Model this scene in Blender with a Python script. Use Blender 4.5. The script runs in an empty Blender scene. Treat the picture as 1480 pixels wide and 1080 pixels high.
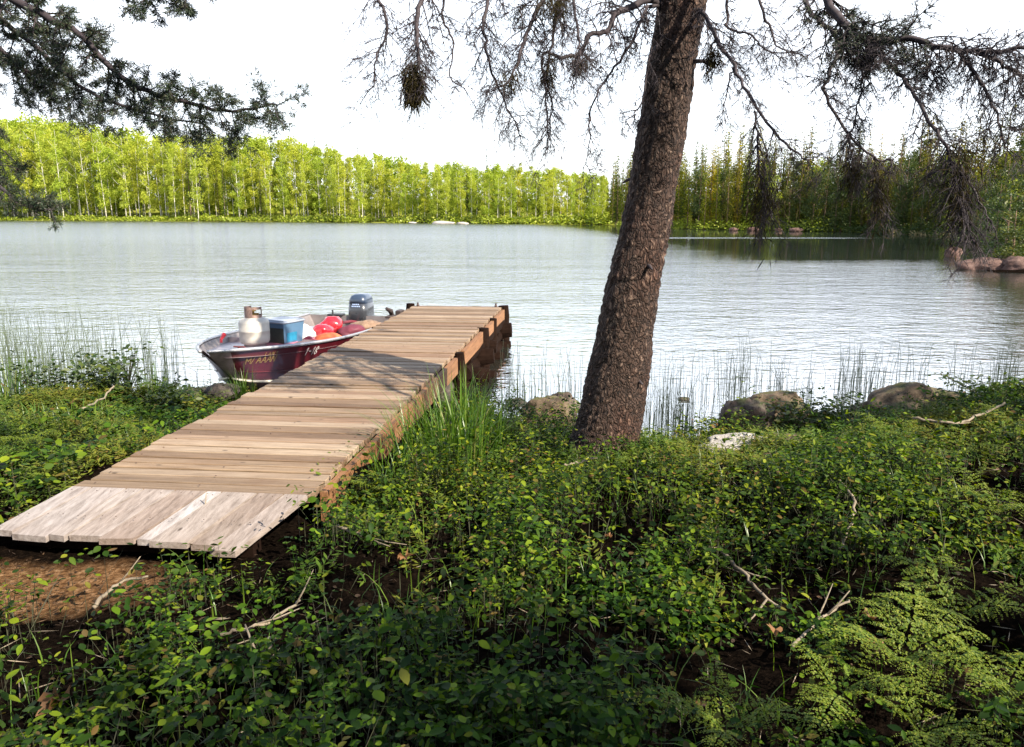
import bpy, math, random
import numpy as np
from mathutils import Vector, Matrix, noise

random.seed(7)
RNG = np.random.default_rng(11)
S = bpy.context.scene
COL = S.collection
R = math.radians

# ------------------------------------------------------------------ camera, sky, sun, exposure
F = 1113.0 / 1480.0            # focal length / image width
CAM_H = 1.75
PITCH = math.atan(229 / 1113)
cd = bpy.data.cameras.new("camera"); cam = bpy.data.objects.new("camera", cd); COL.objects.link(cam)
cd.sensor_width = 36; cd.lens = 36 * F; cd.clip_end = 3000; cd.clip_start = 0.05
cam.location = (0, 0, CAM_H); cam.rotation_euler = (R(90) - PITCH, 0, 0)
S.camera = cam

SUN_EL, SUN_AZ = R(40), R(128)
W = bpy.data.worlds.new("World"); S.world = W; W.use_nodes = True
_n = W.node_tree.nodes; _sky = _n.new("ShaderNodeTexSky"); _sky.sky_type = 'NISHITA'; _sky.sun_disc = False
_sky.sun_elevation = SUN_EL; _sky.sun_rotation = SUN_AZ; _sky.dust_density = 0.6; _sky.air_density = 1.3; _sky.ozone_density = .6
_tc = _n.new("ShaderNodeTexCoord"); _cl = _n.new("ShaderNodeTexNoise"); _cl.inputs["Scale"].default_value = 2.2; _cl.inputs["Detail"].default_value = 6
_cm = _n.new("ShaderNodeMapRange"); _cm.inputs[1].default_value = .3; _cm.inputs[2].default_value = .75; _cm.inputs[3].default_value = .55; _cm.inputs[4].default_value = .9
_sp = _n.new("ShaderNodeSeparateXYZ"); _el = _n.new("ShaderNodeMapRange"); _el.interpolation_type = 'SMOOTHSTEP'   # the veil is thick near the horizon, thin overhead
_el.inputs[1].default_value = .30; _el.inputs[2].default_value = .66; _el.inputs[3].default_value = 1.25; _el.inputs[4].default_value = .06
_pr = _n.new("ShaderNodeMath"); _pr.operation = 'MULTIPLY'; _pr.use_clamp = True
_mx = _n.new("ShaderNodeMix"); _mx.data_type = 'RGBA'; _mx.inputs[7].default_value = (6.7, 7.1, 7.8, 1)   # thin white overcast veil
for a_, b_ in ((_tc.outputs["Generated"], _cl.inputs["Vector"]), (_cl.outputs["Fac"], _cm.inputs[0]), (_tc.outputs["Generated"], _sp.inputs[0]), (_sp.outputs[2], _el.inputs[0]), (_cm.outputs[0], _pr.inputs[0]), (_el.outputs[0], _pr.inputs[1]), (_pr.outputs[0], _mx.inputs[0]), (_sky.outputs[0], _mx.inputs[6]), (_mx.outputs[2], _n["Background"].inputs[0])): W.node_tree.links.new(a_, b_)
_n["Background"].inputs[1].default_value = 0.095
sl = bpy.data.lights.new("sun", 'SUN'); sl.energy = 5.0; sl.angle = R(0.5); sl.color = (1.0, 0.90, 0.74)
so = bpy.data.objects.new("sun", sl); COL.objects.link(so)
SD = Vector((math.sin(SUN_AZ) * math.cos(SUN_EL), math.cos(SUN_AZ) * math.cos(SUN_EL), math.sin(SUN_EL)))
so.rotation_euler = SD.to_track_quat('Z', 'Y').to_euler(); so.location = SD * 60
S.view_settings.view_transform = 'Standard'; S.view_settings.look = 'None'
S.view_settings.exposure = 1.65; S.view_settings.gamma = 1.0
S.render.engine = 'CYCLES'
S.cycles.max_bounces = 6; S.cycles.diffuse_bounces = 2; S.cycles.glossy_bounces = 3
S.cycles.transmission_bounces = 3; S.cycles.use_denoising = True

_c, _s = math.cos(PITCH), math.sin(PITCH)
def P(px, py, z=0.0):
    """ground point of height z that the photograph shows at pixel (px, py) of 1480 x 1080"""
    x = (px - 740) / 1113; v = (py - 540) / 1113
    d = (CAM_H - z) / (_s + _c * v)
    return Vector((x * d, (_c - _s * v) * d, z))
def D(px, py, d):
    x = (px - 740) / 1113; v = (py - 540) / 1113
    return Vector((x * d, (_c - _s * v) * d, CAM_H - (_s + _c * v) * d))

# ------------------------------------------------------------------ materials
def new_mat(name):
    m = bpy.data.materials.new(name); m.use_nodes = True
    nt = m.node_tree; b = nt.nodes["Principled BSDF"]
    return m, nt, b
def node(nt, t, **kw):
    n = nt.nodes.new(t)
    for k, v in kw.items():
        if k.startswith('i_'):
            n.inputs[k[2:].replace('_', ' ')].default_value = v
        else: setattr(n, k, v)
    return n
def ramp(nt, src, stops):
    r = nt.nodes.new("ShaderNodeValToRGB"); e = r.color_ramp.elements
    while len(e) > 1: e.remove(e[-1])
    e[0].position = stops[0][0]; e[0].color = (*stops[0][1], 1)
    for p, c in stops[1:]:
        k = e.new(p); k.color = (*c, 1)
    nt.links.new(src, r.inputs[0]); return r.outputs[0]
def coords(nt, scale=(1, 1, 1), kind="Object"):
    tc = nt.nodes.new("ShaderNodeTexCoord"); mp = nt.nodes.new("ShaderNodeMapping")
    mp.inputs["Scale"].default_value = scale; nt.links.new(tc.outputs[kind], mp.inputs[0]); return mp.outputs[0]
def noise_tex(nt, vec, scale, detail=4, rough=.55, dist=0):
    n = node(nt, "ShaderNodeTexNoise"); n.inputs["Scale"].default_value = scale
    n.inputs["Detail"].default_value = detail; n.inputs["Roughness"].default_value = rough
    n.inputs["Distortion"].default_value = dist
    nt.links.new(vec, n.inputs["Vector"]); return n.outputs["Fac"]
def mixc(nt, f, a, b, mode='MIX'):
    m = nt.nodes.new("ShaderNodeMix"); m.data_type = 'RGBA'; m.blend_type = mode
    for sck, v in ((0, f), (6, a), (7, b)):
        if hasattr(v, 'links'): nt.links.new(v, m.inputs[sck])
        elif isinstance(v, tuple): m.inputs[sck].default_value = (*v, 1)
        else: m.inputs[sck].default_value = v
    return m.outputs[2]
def math_n(nt, op, a, b=0.0, clamp=False):
    m = nt.nodes.new("ShaderNodeMath"); m.operation = op; m.use_clamp = clamp
    for i, v in enumerate((a, b)):
        if hasattr(v, 'links'): nt.links.new(v, m.inputs[i])
        else: m.inputs[i].default_value = v
    return m.outputs[0]
def bump(nt, b, h, dist, strength=1.0):
    n = nt.nodes.new("ShaderNodeBump"); n.inputs["Distance"].default_value = dist
    n.inputs["Strength"].default_value = strength
    nt.links.new(h, n.inputs["Height"]); nt.links.new(n.outputs[0], b.inputs["Normal"]); return n

def leaf_mat(name, stops, rough=.45, trans=.35, spec=.5, obj_var=False, patch=None):
    m, nt, b = new_mat(name)
    g = nt.nodes.new("ShaderNodeNewGeometry")
    col = ramp(nt, g.outputs["Random Per Island"], stops)
    if patch:                        # two kinds of plant growing in patches
        f = noise_tex(nt, coords(nt, (1, 1, 1)), patch[0], 3)
        f = math_n(nt, 'MULTIPLY', math_n(nt, 'SUBTRACT', f, .42), 6, True)
        col = mixc(nt, f, col, mixc(nt, 1.0, col, patch[1], 'MULTIPLY'))
    if obj_var:                      # every tree its own green
        oi = nt.nodes.new("ShaderNodeObjectInfo")
        tint = ramp(nt, oi.outputs["Random"], obj_var)
        col = mixc(nt, 1.0, col, tint, 'MULTIPLY')
    nt.links.new(col, b.inputs["Base Color"]); b.inputs["Roughness"].default_value = rough
    b.inputs["Specular IOR Level"].default_value = spec
    t = nt.nodes.new("ShaderNodeBsdfTranslucent")
    hs = nt.nodes.new("ShaderNodeHueSaturation"); hs.inputs["Saturation"].default_value = 1.1; hs.inputs["Value"].default_value = 1.25
    nt.links.new(col, hs.inputs["Color"]); nt.links.new(hs.outputs[0], t.inputs["Color"])
    mx = nt.nodes.new("ShaderNodeMixShader"); mx.inputs[0].default_value = trans
    nt.links.new(b.outputs[0], mx.inputs[1]); nt.links.new(t.outputs[0], mx.inputs[2])
    nt.links.new(mx.outputs[0], nt.nodes["Material Output"].inputs[0]); return m

def plain(name, col, rough=.5, metal=0.0, var=.25, scale=8, bmp=.0, spec=.5, coat=0):
    """worn solid colour: a noise of dirt and fading over the base colour"""
    m, nt, b = new_mat(name); v = coords(nt)
    f = noise_tex(nt, v, scale, 6, .65)
    lo = tuple(c * (1 - var) for c in col); hi = tuple(min(1, c * (1 + var)) for c in col)
    nt.links.new(ramp(nt, f, [(.3, lo), (.7, hi)]), b.inputs["Base Color"])
    b.inputs["Metallic"].default_value = metal; b.inputs["Specular IOR Level"].default_value = spec
    r = ramp(nt, noise_tex(nt, v, scale * 2.3, 4), [(.3, (rough * .8,) * 3), (.7, (min(1, rough * 1.25),) * 3)])
    nt.links.new(r, b.inputs["Roughness"]); b.inputs["Coat Weight"].default_value = coat
    if bmp: bump(nt, b, noise_tex(nt, v, scale * 4, 6), bmp)
    return m

def wood_mat(name, stops, grain=(1.6, 26, 26), rough=.75, spec=.25, knots=True, warm=None):
    m, nt, b = new_mat(name)
    g = nt.nodes.new("ShaderNodeNewGeometry"); rnd = g.outputs["Random Per Island"]
    tc = nt.nodes.new("ShaderNodeTexCoord")
    off = nt.nodes.new("ShaderNodeCombineXYZ"); nt.links.new(math_n(nt, 'MULTIPLY', rnd, 37.0), off.inputs[0])
    nt.links.new(math_n(nt, 'MULTIPLY', rnd, 11.0), off.inputs[2])
    add = nt.nodes.new("ShaderNodeVectorMath"); add.operation = 'ADD'
    nt.links.new(tc.outputs["Object"], add.inputs[0]); nt.links.new(off.outputs[0], add.inputs[1])
    mp = nt.nodes.new("ShaderNodeMapping"); mp.inputs["Scale"].default_value = grain; nt.links.new(add.outputs[0], mp.inputs[0])
    gr = noise_tex(nt, mp.outputs[0], 2.2, 8, .7, .25)
    base = ramp(nt, rnd, stops)
    c = mixc(nt, 1.0, base, ramp(nt, gr, [(.28, (.42, .38, .36)), (.45, (.82, .8, .78)), (.62, (1.12, 1.12, 1.12)), (.8, (1.3, 1.3, 1.32))]), 'MULTIPLY')
    blot = noise_tex(nt, add.outputs[0], 2.0, 5, .6)          # weathering blotches
    c = mixc(nt, math_n(nt, 'MULTIPLY', math_n(nt, 'SUBTRACT', blot, .45), 2.2, True), c, mixc(nt, 1.0, c, (.78, .66, .58), 'MULTIPLY'))
    if knots:
        v = nt.nodes.new("ShaderNodeTexVoronoi"); v.inputs["Scale"].default_value = 4.3
        mp2 = nt.nodes.new("ShaderNodeMapping"); mp2.inputs["Scale"].default_value = tuple(1.0 if q < 5 else 2.2 for q in grain); nt.links.new(add.outputs[0], mp2.inputs[0])
        nt.links.new(mp2.outputs[0], v.inputs["Vector"])
        k = ramp(nt, v.outputs["Distance"], [(.0, (1, 1, 1)), (.05, (.7, .7, .7)), (.09, (0, 0, 0))])
        c = mixc(nt, k, c, (.035, .022, .016))
    nt.links.new(c, b.inputs["Base Color"]); b.inputs["Roughness"].default_value = rough; b.inputs["Specular IOR Level"].default_value = spec
    bump(nt, b, gr, .004, .8); return m

M = {}
M['deck'] = wood_mat('deck_wood', [(0, (.095, .058, .036)), (.2, (.205, .145, .095)), (.4, (.13, .09, .06)), (.6, (.26, .20, .145)), (.8, (.145, .084, .050)), (1, (.21, .165, .12))])
M['ramp'] = wood_mat('ramp_wood', [(0, (.24, .205, .19)), (.4, (.17, .135, .115)), (.7, (.29, .275, .28)), (1, (.21, .175, .155))], grain=(20, 3.0, 20))
M['fascia'] = wood_mat('fascia_wood', [(0, (.19, .085, .030)), (1, (.16, .085, .045))], grain=(26, 1.2, 20), knots=False)
M['log'] = wood_mat('log_wood', [(0, (.007, .004, .003)), (1, (.013, .007, .005))], grain=(9, 9, 9), knots=False, rough=.95, spec=.03)

def bark(name, dark, mid, light, scale, dist):
    m, nt, b = new_mat(name); v = coords(nt, (1, 1, .6))
    vor = nt.nodes.new("ShaderNodeTexVoronoi"); vor.feature = 'DISTANCE_TO_EDGE'; vor.inputs["Scale"].default_value = scale
    wob = nt.nodes.new("ShaderNodeTexNoise"); wob.inputs["Scale"].default_value = scale * .6; nt.links.new(v, wob.inputs["Vector"])
    nt.links.new(mixc(nt, .12, v, wob.outputs["Color"], 'ADD'), vor.inputs["Vector"])
    n1 = noise_tex(nt, v, scale * 1.6, 8, .7); n2 = noise_tex(nt, v, 3.2, 4)
    edge = ramp(nt, vor.outputs["Distance"], [(0, (0, 0, 0)), (.12, (.75,) * 3), (.4, (1, 1, 1))])
    h = math_n(nt, 'ADD', math_n(nt, 'MULTIPLY', edge, .7), math_n(nt, 'MULTIPLY', n1, .6))
    c = ramp(nt, h, [(.25, dark), (.62, mid), (.95, mid), (1.12, light)])
    c = mixc(nt, math_n(nt, 'MULTIPLY', math_n(nt, 'SUBTRACT', n2, .5), 3, True), c, mixc(nt, 1.0, c, (1.35, .85, .7), 'MULTIPLY'))
    nt.links.new(c, b.inputs["Base Color"]); b.inputs["Roughness"].default_value = .8; b.inputs["Specular IOR Level"].default_value = .3
    bump(nt, b, h, dist); return m
M['bark'] = bark('spruce_bark', (.004, .0025, .002), (.034, .0185, .013), (.13, .09, .068), 30, .018)
M['twig'] = plain('dead_twig', (.022, .015, .019), .85, var=.4, scale=20)
M['lichen'] = leaf_mat('beard_lichen', [(0, (.014, .011, .006)), (.5, (.03, .023, .009)), (1, (.05, .042, .016))], .9, .2, .1)
M['needle'] = leaf_mat('spruce_needles', [(0, (.010, .022, .012)), (.5, (.020, .038, .016)), (1, (.045, .042, .020))], .5, .15, .4)
M['pale_bark'] = plain('aspen_bark', (.40, .38, .31), .8, var=.45, scale=1.5)
M['dark_bark'] = plain('conifer_bark', (.12, .075, .045), .9, var=.4, scale=2)
TINT = [(0, (.72, .80, .6)), (.3, (1, 1, 1)), (.6, (1.12, 1.02, .8)), (.85, (.88, .97, .9)), (1, (1.25, 1.1, .9))]
M['aspen'] = leaf_mat('aspen_leaves', [(0, (.17, .225, .02)), (.5, (.29, .345, .032)), (1, (.42, .45, .09))], .6, .45, .2, TINT)
M['conifer'] = leaf_mat('conifer_needles', [(0, (.035, .065, .010)), (.5, (.085, .125, .014)), (1, (.15, .17, .025))], .7, .35, .15,
                        [(0, (.25, .33, .3)), (.3, (.6, .7, .6)), (.55, (1.1, 1.05, .9)), (.8, (1.8, 1.4, .8)), (.92, (2.1, 1.6, .7)), (1, (.4, .5, .4))])
M['conifer_shaded'] = leaf_mat('shaded_conifer_needles', [(0, (.025, .042, .006)), (.5, (.075, .092, .011)), (1, (.16, .15, .018))], .7, .25, .15, [(0, (.45, .55, .5)), (.5, (1, 1, 1)), (.85, (1.6, 1.2, .7)), (1, (.7, .8, .7))])  # conifer needles darkened to paint the shade of the right wood
M['bush'] = leaf_mat('bush_leaves', [(0, (.015, .032, .006)), (.5, (.035, .06, .009)), (1, (.075, .09, .014))], .5, .35, .35,
                     [(0, (.75, .85, .7)), (.5, (1, 1, 1)), (1, (1.5, 1.2, .8))])
M['shorebush'] = leaf_mat('shore_leaves', [(0, (.12, .17, .012)), (.5, (.19, .24, .015)), (1, (.30, .32, .05))], .5, .4, .35)
M['cover'] = leaf_mat('cover_leaves', [(0, (.008, .019, .002)), (.4, (.021, .045, .003)), (.72, (.066, .102, .004)), (.93, (.17, .19, .009)), (.97, (.13, .075, .02)), (1, (.10, .05, .02))], .6, .32, .14, patch=(.55, (.6, .85, .75)))
M['tall'] = leaf_mat('tall_plant_leaves', [(0, (.013, .036, .004)), (.45, (.038, .072, .005)), (.8, (.09, .125, .007)), (1, (.16, .18, .015))], .6, .38, .14)
M['moss'] = leaf_mat('moss_fronds', [(0, (.05, .07, .008)), (.5, (.10, .115, .012)), (.9, (.15, .14, .018)), (1, (.16, .10, .03))], .7, .3, .2, patch=(1.1, (.55, .9, .8)))
M['grass'] = leaf_mat('grass_blades', [(0, (.035, .085, .010)), (.5, (.065, .13, .014)), (.92, (.11, .16, .02)), (1, (.22, .19, .08))], .4, .4, .45)
M['fern'] = leaf_mat('fern_leaflets', [(0, (.05, .095, .006)), (.5, (.10, .14, .008)), (1, (.16, .18, .015))], .6, .35, .3)
M['reed'] = plain('reed_stalk', (.065, .085, .05), .6, var=.4, scale=3)
M['stem'] = plain('plant_stem', (.022, .024, .009), .8, var=.4, scale=6)
M['deadwood'] = plain('dead_stick', (.15, .12, .085), .8, var=.5, scale=14, bmp=.004)
M['dry'] = leaf_mat('dry_leaf', [(0, (.11, .04, .014)), (.5, (.16, .075, .03)), (1, (.2, .12, .05))], .6, .25, .3)
M['litter'] = leaf_mat('leaf_litter', [(0, (.01, .006, .004)), (.6, (.03, .018, .011)), (1, (.085, .05, .028))], .8, .1, .2)

def rock_mat(name, cols, moss=.0, scale=5):
    m, nt, b = new_mat(name); v = coords(nt)
    n1 = noise_tex(nt, v, scale, 9, .68); n2 = noise_tex(nt, v, scale * 5, 6, .7)
    c = ramp(nt, n1, [(.28, cols[0]), (.5, cols[1]), (.72, cols[2])])
    c = mixc(nt, math_n(nt, 'MULTIPLY', math_n(nt, 'SUBTRACT', n2, .52), 5, True), c, tuple(q * (.4 if q < .15 else .75) for q in cols[0]))
    if moss:
        g = nt.nodes.new("ShaderNodeNewGeometry"); sp = nt.nodes.new("ShaderNodeSeparateXYZ"); nt.links.new(g.outputs["Normal"], sp.inputs[0])
        f = math_n(nt, 'MULTIPLY', math_n(nt, 'SUBTRACT', math_n(nt, 'ADD', math_n(nt, 'MULTIPLY', sp.outputs[2], .4), noise_tex(nt, v, 4, 5)), .95 - moss), 5, True)
        c = mixc(nt, f, c, (.05, .06, .012))
    nt.links.new(c, b.inputs["Base Color"]); b.inputs["Roughness"].default_value = .85; b.inputs["Specular IOR Level"].default_value = .3
    bump(nt, b, math_n(nt, 'ADD', n1, math_n(nt, 'MULTIPLY', n2, .4)), .03); return m
M['rock'] = rock_mat('grey_rock', [(.03, .021, .017), (.075, .055, .045), (.15, .12, .10)], .2)
M['rock_tan'] = rock_mat('tan_rock', [(.04, .027, .017), (.085, .06, .038), (.15, .115, .075)], .15)
M['rock_white'] = rock_mat('white_rock', [(.24, .21, .18), (.30, .28, .26), (.36, .345, .33)])
M['rock_red'] = rock_mat('red_rock', [(.045, .022, .018), (.08, .045, .036), (.14, .09, .075)])
M['rock_dark'] = rock_mat('wet_rock', [(.02, .016, .014), (.05, .04, .035), (.09, .075, .065)], .15)

# ------------------------------------------------------------------ mesh helpers
def link(o, parent=None):
    COL.objects.link(o)
    if parent is not None: o.parent = parent
    return o
def tag(o, label=None, cat=None, group=None, kind=None):
    if label: o["label"] = label
    if cat: o["category"] = cat
    if group: o["group"] = group
    if kind: o["kind"] = kind
    return o
def thing(name, label, cat, loc=(0, 0, 0), rz=0.0, group=None):
    o = bpy.data.objects.new(name, None); o.empty_display_size = .2; link(o)
    o.location = loc; o.rotation_euler = (0, 0, rz)
    return tag(o, label, cat, group)
def dup(root, loc, scale, rz, label=None, group=None):
    r = root.copy(); link(r); r.location = loc; r.scale = scale; r.rotation_euler = (0, 0, rz)
    if label: r["label"] = label
    if group: r["group"] = group
    for ch in root.children:
        c = ch.copy(); link(c, r)
        for g in ch.children: link(g.copy(), c)
    return r

class MB:
    def __init__(s): s.v = []; s.f = []; s.n = 0
    def add(s, V, Fc):
        V = np.asarray(V, float).reshape(-1, 3); s.v.append(V)
        s.f.extend([tuple(int(i) + s.n for i in f) for f in Fc]); s.n += len(V)
    def box(s, x0, x1, y0, y1, z0, z1, mat=None):
        V = np.array([(x, y, z) for x in (x0, x1) for y in (y0, y1) for z in (z0, z1)], float)
        if mat is not None: V = np.array([mat @ Vector(v) for v in V])
        s.add(V, [(0, 1, 3, 2), (4, 6, 7, 5), (0, 4, 5, 1), (2, 3, 7, 6), (0, 2, 6, 4), (1, 5, 7, 3)])
    def cbox(s, x0, x1, y0, y1, z0, z1, c, mat=None):
        """box with chamfered corners (convex of 24 points)"""
        rings = []
        for z, i in ((z0, c), (z0 + c, 0), (z1 - c, 0), (z1, c)):
            a, b_, e, d = x0 + i, x1 - i, y0 + i, y1 - i
            k = c
            rings.append([(a + k, e, z), (b_ - k, e, z), (b_, e + k, z), (b_, d - k, z), (b_ - k, d, z), (a + k, d, z), (a, d - k, z), (a, e + k, z)])
        V = [p for r in rings for p in r]
        if mat is not None: V = [mat @ Vector(v) for v in V]
        f = [tuple(range(7, -1, -1)), tuple(range(24, 32))]
        for r in range(3):
            for i in range(8): f.append((r * 8 + i, r * 8 + (i + 1) % 8, r * 8 + 8 + (i + 1) % 8, r * 8 + 8 + i))
        s.add(V, f)
    def tube(s, pts, rad, k=4, cap=True):
        pts = [Vector(p) for p in pts]; n = len(pts)
        if not hasattr(rad, '__len__'): rad = [rad] * n
        V = []; u = None
        for i, p in enumerate(pts):
            t = (pts[min(i + 1, n - 1)] - pts[max(i - 1, 0)])
            if t.length < 1e-9: t = Vector((0, 0, 1))
            t.normalize()
            if u is None: u = t.orthogonal().normalized()
            u = (u - t * u.dot(t)); u = u.normalized() if u.length > 1e-6 else t.orthogonal().normalized()
            w = t.cross(u)
            for j in range(k):
                a = 2 * math.pi * j / k; V.append(p + (u * math.cos(a) + w * math.sin(a)) * rad[i])
        f = [(i * k + j, i * k + (j + 1) % k, (i + 1) * k + (j + 1) % k, (i + 1) * k + j) for i in range(n - 1) for j in range(k)]
        if cap and k > 2: f += [tuple(range(k - 1, -1, -1)), tuple(range((n - 1) * k, n * k))]
        s.add(V, f)
    def lathe(s, prof, k=24, c=(0, 0, 0), cap=True):
        V = [(c[0] + r * math.cos(2 * math.pi * j / k), c[1] + r * math.sin(2 * math.pi * j / k), c[2] + z) for r, z in prof for j in range(k)]
        n = len(prof)
        f = [(i * k + j, i * k + (j + 1) % k, (i + 1) * k + (j + 1) % k, (i + 1) * k + j) for i in range(n - 1) for j in range(k)]
        if cap: f += [tuple(range(k - 1, -1, -1)), tuple(range((n - 1) * k, n * k))]
        s.add(V, f)
    def build(s, name, mat, parent=None, smooth=False):
        V = np.concatenate(s.v) if s.v else np.zeros((0, 3))
        me = bpy.data.meshes.new(name); me.from_pydata(V.tolist(), [], s.f)
        if smooth: me.polygons.foreach_set("use_smooth", [True] * len(me.polygons))
        me.materials.append(mat); me.update()
        return link(bpy.data.objects.new(name, me), parent)

def np_mesh(name, V, Fq, mat, parent=None, smooth=False):
    """fast mesh of equal-sided faces from arrays"""
    V = np.ascontiguousarray(V, np.float32).reshape(-1, 3); Fq = np.ascontiguousarray(Fq, np.int32); k = Fq.shape[1]
    me = bpy.data.meshes.new(name); me.vertices.add(len(V)); me.vertices.foreach_set("co", V.ravel())
    me.loops.add(Fq.size); me.loops.foreach_set("vertex_index", Fq.ravel())
    me.polygons.add(len(Fq)); me.polygons.foreach_set("loop_start", np.arange(0, Fq.size, k, dtype=np.int32))
    me.polygons.foreach_set("loop_total", np.full(len(Fq), k, np.int32))
    if smooth: me.polygons.foreach_set("use_smooth", np.ones(len(Fq), bool))
    me.update(calc_edges=True); me.materials.append(mat)
    return link(bpy.data.objects.new(name, me), parent)

def frames(d, roll):
    """unit direction d (N,3), roll (N): side and normal vectors"""
    up = np.where(np.abs(d[:, 2:3]) > .95, np.array([[1., 0, 0]]), np.array([[0, 0, 1.]]))
    s_ = np.cross(d, up); s_ /= np.linalg.norm(s_, axis=1, keepdims=True); n_ = np.cross(s_, d)
    c, s2 = np.cos(roll)[:, None], np.sin(roll)[:, None]
    return s_ * c + n_ * s2, n_ * c - s_ * s2
LT = np.array([0, .22, .5, .8, 1.0]); LW = np.array([.04, .40, .5, .30, .0])
def leaves(pos, d, roll, size, wid=.62, fold=.18, droop=.18):
    """ovate folded leaves; returns V, F (quads)"""
    N = len(pos); d = d / np.linalg.norm(d, axis=1, keepdims=True); sd_, nr = frames(d, roll)
    V = np.zeros((N, 5, 3, 3)); sz = np.asarray(size).reshape(-1, 1)
    for i in range(5):
        base = pos + d * sz * LT[i] - nr * sz * droop * LT[i] ** 2
        V[:, i, 1] = base - nr * sz * fold * LW[i] * .5
        V[:, i, 0] = base - sd_ * sz * wid * LW[i]; V[:, i, 2] = base + sd_ * sz * wid * LW[i]
    q = np.array([(i * 3 + j, i * 3 + j + 1, i * 3 + j + 4, i * 3 + j + 3) for i in range(4) for j in range(2)])
    Fq = (np.arange(N)[:, None, None] * 15 + q[None]).reshape(-1, 4)
    return V.reshape(-1, 3), Fq
def quads(pos, d, roll, L, wd):
    """rhombic single-face leaves"""
    N = len(pos); d = d / np.maximum(np.linalg.norm(d, axis=1, keepdims=True), 1e-9); sd_, nr = frames(d, roll)
    L = np.asarray(L).reshape(-1, 1); wd = np.asarray(wd).reshape(-1, 1)
    V = np.stack([pos, pos + d * L * .5 + sd_ * wd * .5, pos + d * L, pos + d * L * .5 - sd_ * wd * .5], 1)
    return V.reshape(-1, 3), np.arange(N * 4).reshape(-1, 4)
def unit(n, zlo=-1, zhi=1):
    z = RNG.uniform(zlo, zhi, n); a = RNG.uniform(0, 2 * math.pi, n); r = np.sqrt(np.maximum(0, 1 - z * z))
    return np.stack([r * np.cos(a), r * np.sin(a), z], 1)
def join(parts):
    off = 0; Vs = []; Fs = []
    for V, Fq in parts: Vs.append(V); Fs.append(Fq + off); off += len(V)
    return np.concatenate(Vs), np.concatenate(Fs)

# smooth value noise on arrays
_T = RNG.random((256, 256))
def vn(x, y):
    xi = np.floor(x).astype(int); yi = np.floor(y).astype(int); fx = x - xi; fy = y - yi
    fx = fx * fx * (3 - 2 * fx); fy = fy * fy * (3 - 2 * fy); t = lambda a, b: _T[a & 255, b & 255]
    return (t(xi, yi) * (1 - fx) + t(xi + 1, yi) * fx) * (1 - fy) + (t(xi, yi + 1) * (1 - fx) + t(xi + 1, yi + 1) * fx) * fy
def fbm(x, y, o=4):
    a = 0; s_ = 0; w = 1
    for i in range(o): a = a + w * vn(x * 2 ** i + 17 * i, y * 2 ** i + 5 * i); s_ += w; w *= .5
    return a / s_
def sstep(a, b, x):
    t = np.clip((x - a) / (b - a), 0, 1); return t * t * (3 - 2 * t)

# ------------------------------------------------------------------ shoreline and ground
far_px = [(-60, 318.6), (200, 320), (400, 321), (620, 323), (760, 324.3), (884, 325), (897, 327), (935, 330), (1020, 332), (1100, 333), (1250, 336), (1340, 340), (1400, 345), (1432, 356)]
FAR = [(P(a, b).x, P(a, b).y) for a, b in far_px]
near = [(-420, 240), (-120, 60), (-40, 18), (-14, 9.4), (-8, 7.7), (-5.6, 7.0), (-4.4, 7.05), (-3.4, 7.5), (-2.7, 7.55), (-2.2, 7.0), (-1.6, 6.1), (-.8, 6.05), (-.2, 6.35), (.3, 6.3),
        (.8, 5.85), (1.3, 5.75), (1.6, 6.1), (2.2, 6.7), (3.0, 6.75), (4.2, 7.2), (6, 7.6), (9, 9), (13, 12), (18, 16.5), (20, 20), (18.2, 22.5), (15.6, 23.4), (14.2, 24.6), (15.2, 26), (18.5, 29)]
POLY = np.array(near + FAR[::-1])       # lake outline, counter-clockwise-ish
def sdist(x, y):
    """signed distance to the shoreline: positive on land"""
    p = np.stack([x, y], -1); best = np.full(x.shape, 1e9); ins = np.zeros(x.shape, bool); n = len(POLY)
    for i in range(n):
        a = POLY[i]; b = POLY[(i + 1) % n]; ab = b - a; t = np.clip(((p - a) @ ab) / (ab @ ab), 0, 1)
        d = p - a - t[..., None] * ab; best = np.minimum(best, np.hypot(d[..., 0], d[..., 1]))
        cond = ((a[1] > p[..., 1]) != (b[1] > p[..., 1]))
        with np.errstate(divide='ignore', invalid='ignore'):
            xi = (b[0] - a[0]) * (p[..., 1] - a[1]) / (b[1] - a[1]) + a[0]
        ins ^= cond & (p[..., 0] < xi)
    return np.where(ins, -best, best)
def gz(x, y):
    x = np.asarray(x, float); y = np.asarray(y, float); sd = sdist(x, y)
    nb = (fbm(x * .9, y * .9) - .5) * .26 + (vn(x * 2.3 + 40, y * 2.3) - .5) * .13 + (fbm(x * 4, y * 4, 3) - .5) * .05
    nearz = .02 + .34 * sstep(-.05, 2.2, sd) + nb * sstep(0, .8, sd) + .10 * sstep(1.5, 5, x) * sstep(.3, 1.5, sd)
    nearz = nearz + .06 * np.exp(-(((x + .50) / .40) ** 2 + ((y - 3.75) / .65) ** 2))
    # flatten beneath the ramp and leave a trodden dirt path
    pth = np.exp(-(((x + 1.65) / .9) ** 2 + ((y - 2.75) / .55) ** 2))
    nearz = nearz * (1 - pth) + .34 * pth
    hill = .04 * np.maximum(0, sd) * sstep(40, -60, x) + .02 * np.maximum(sd, 0)
    farz = .25 * sstep(0, 3, sd) + np.minimum(hill, 9) + (fbm(x * .06, y * .06) - .5) * 1.2 * sstep(3, 30, sd)
    f = sstep(14, 22, y)
    land = nearz * (1 - f) + farz * f
    bed = np.maximum(-.9, sd * .35)
    return np.where(sd > 0, land, bed)
def gz1(x, y): return float(gz(np.array([x]), np.array([y]))[0])

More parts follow.
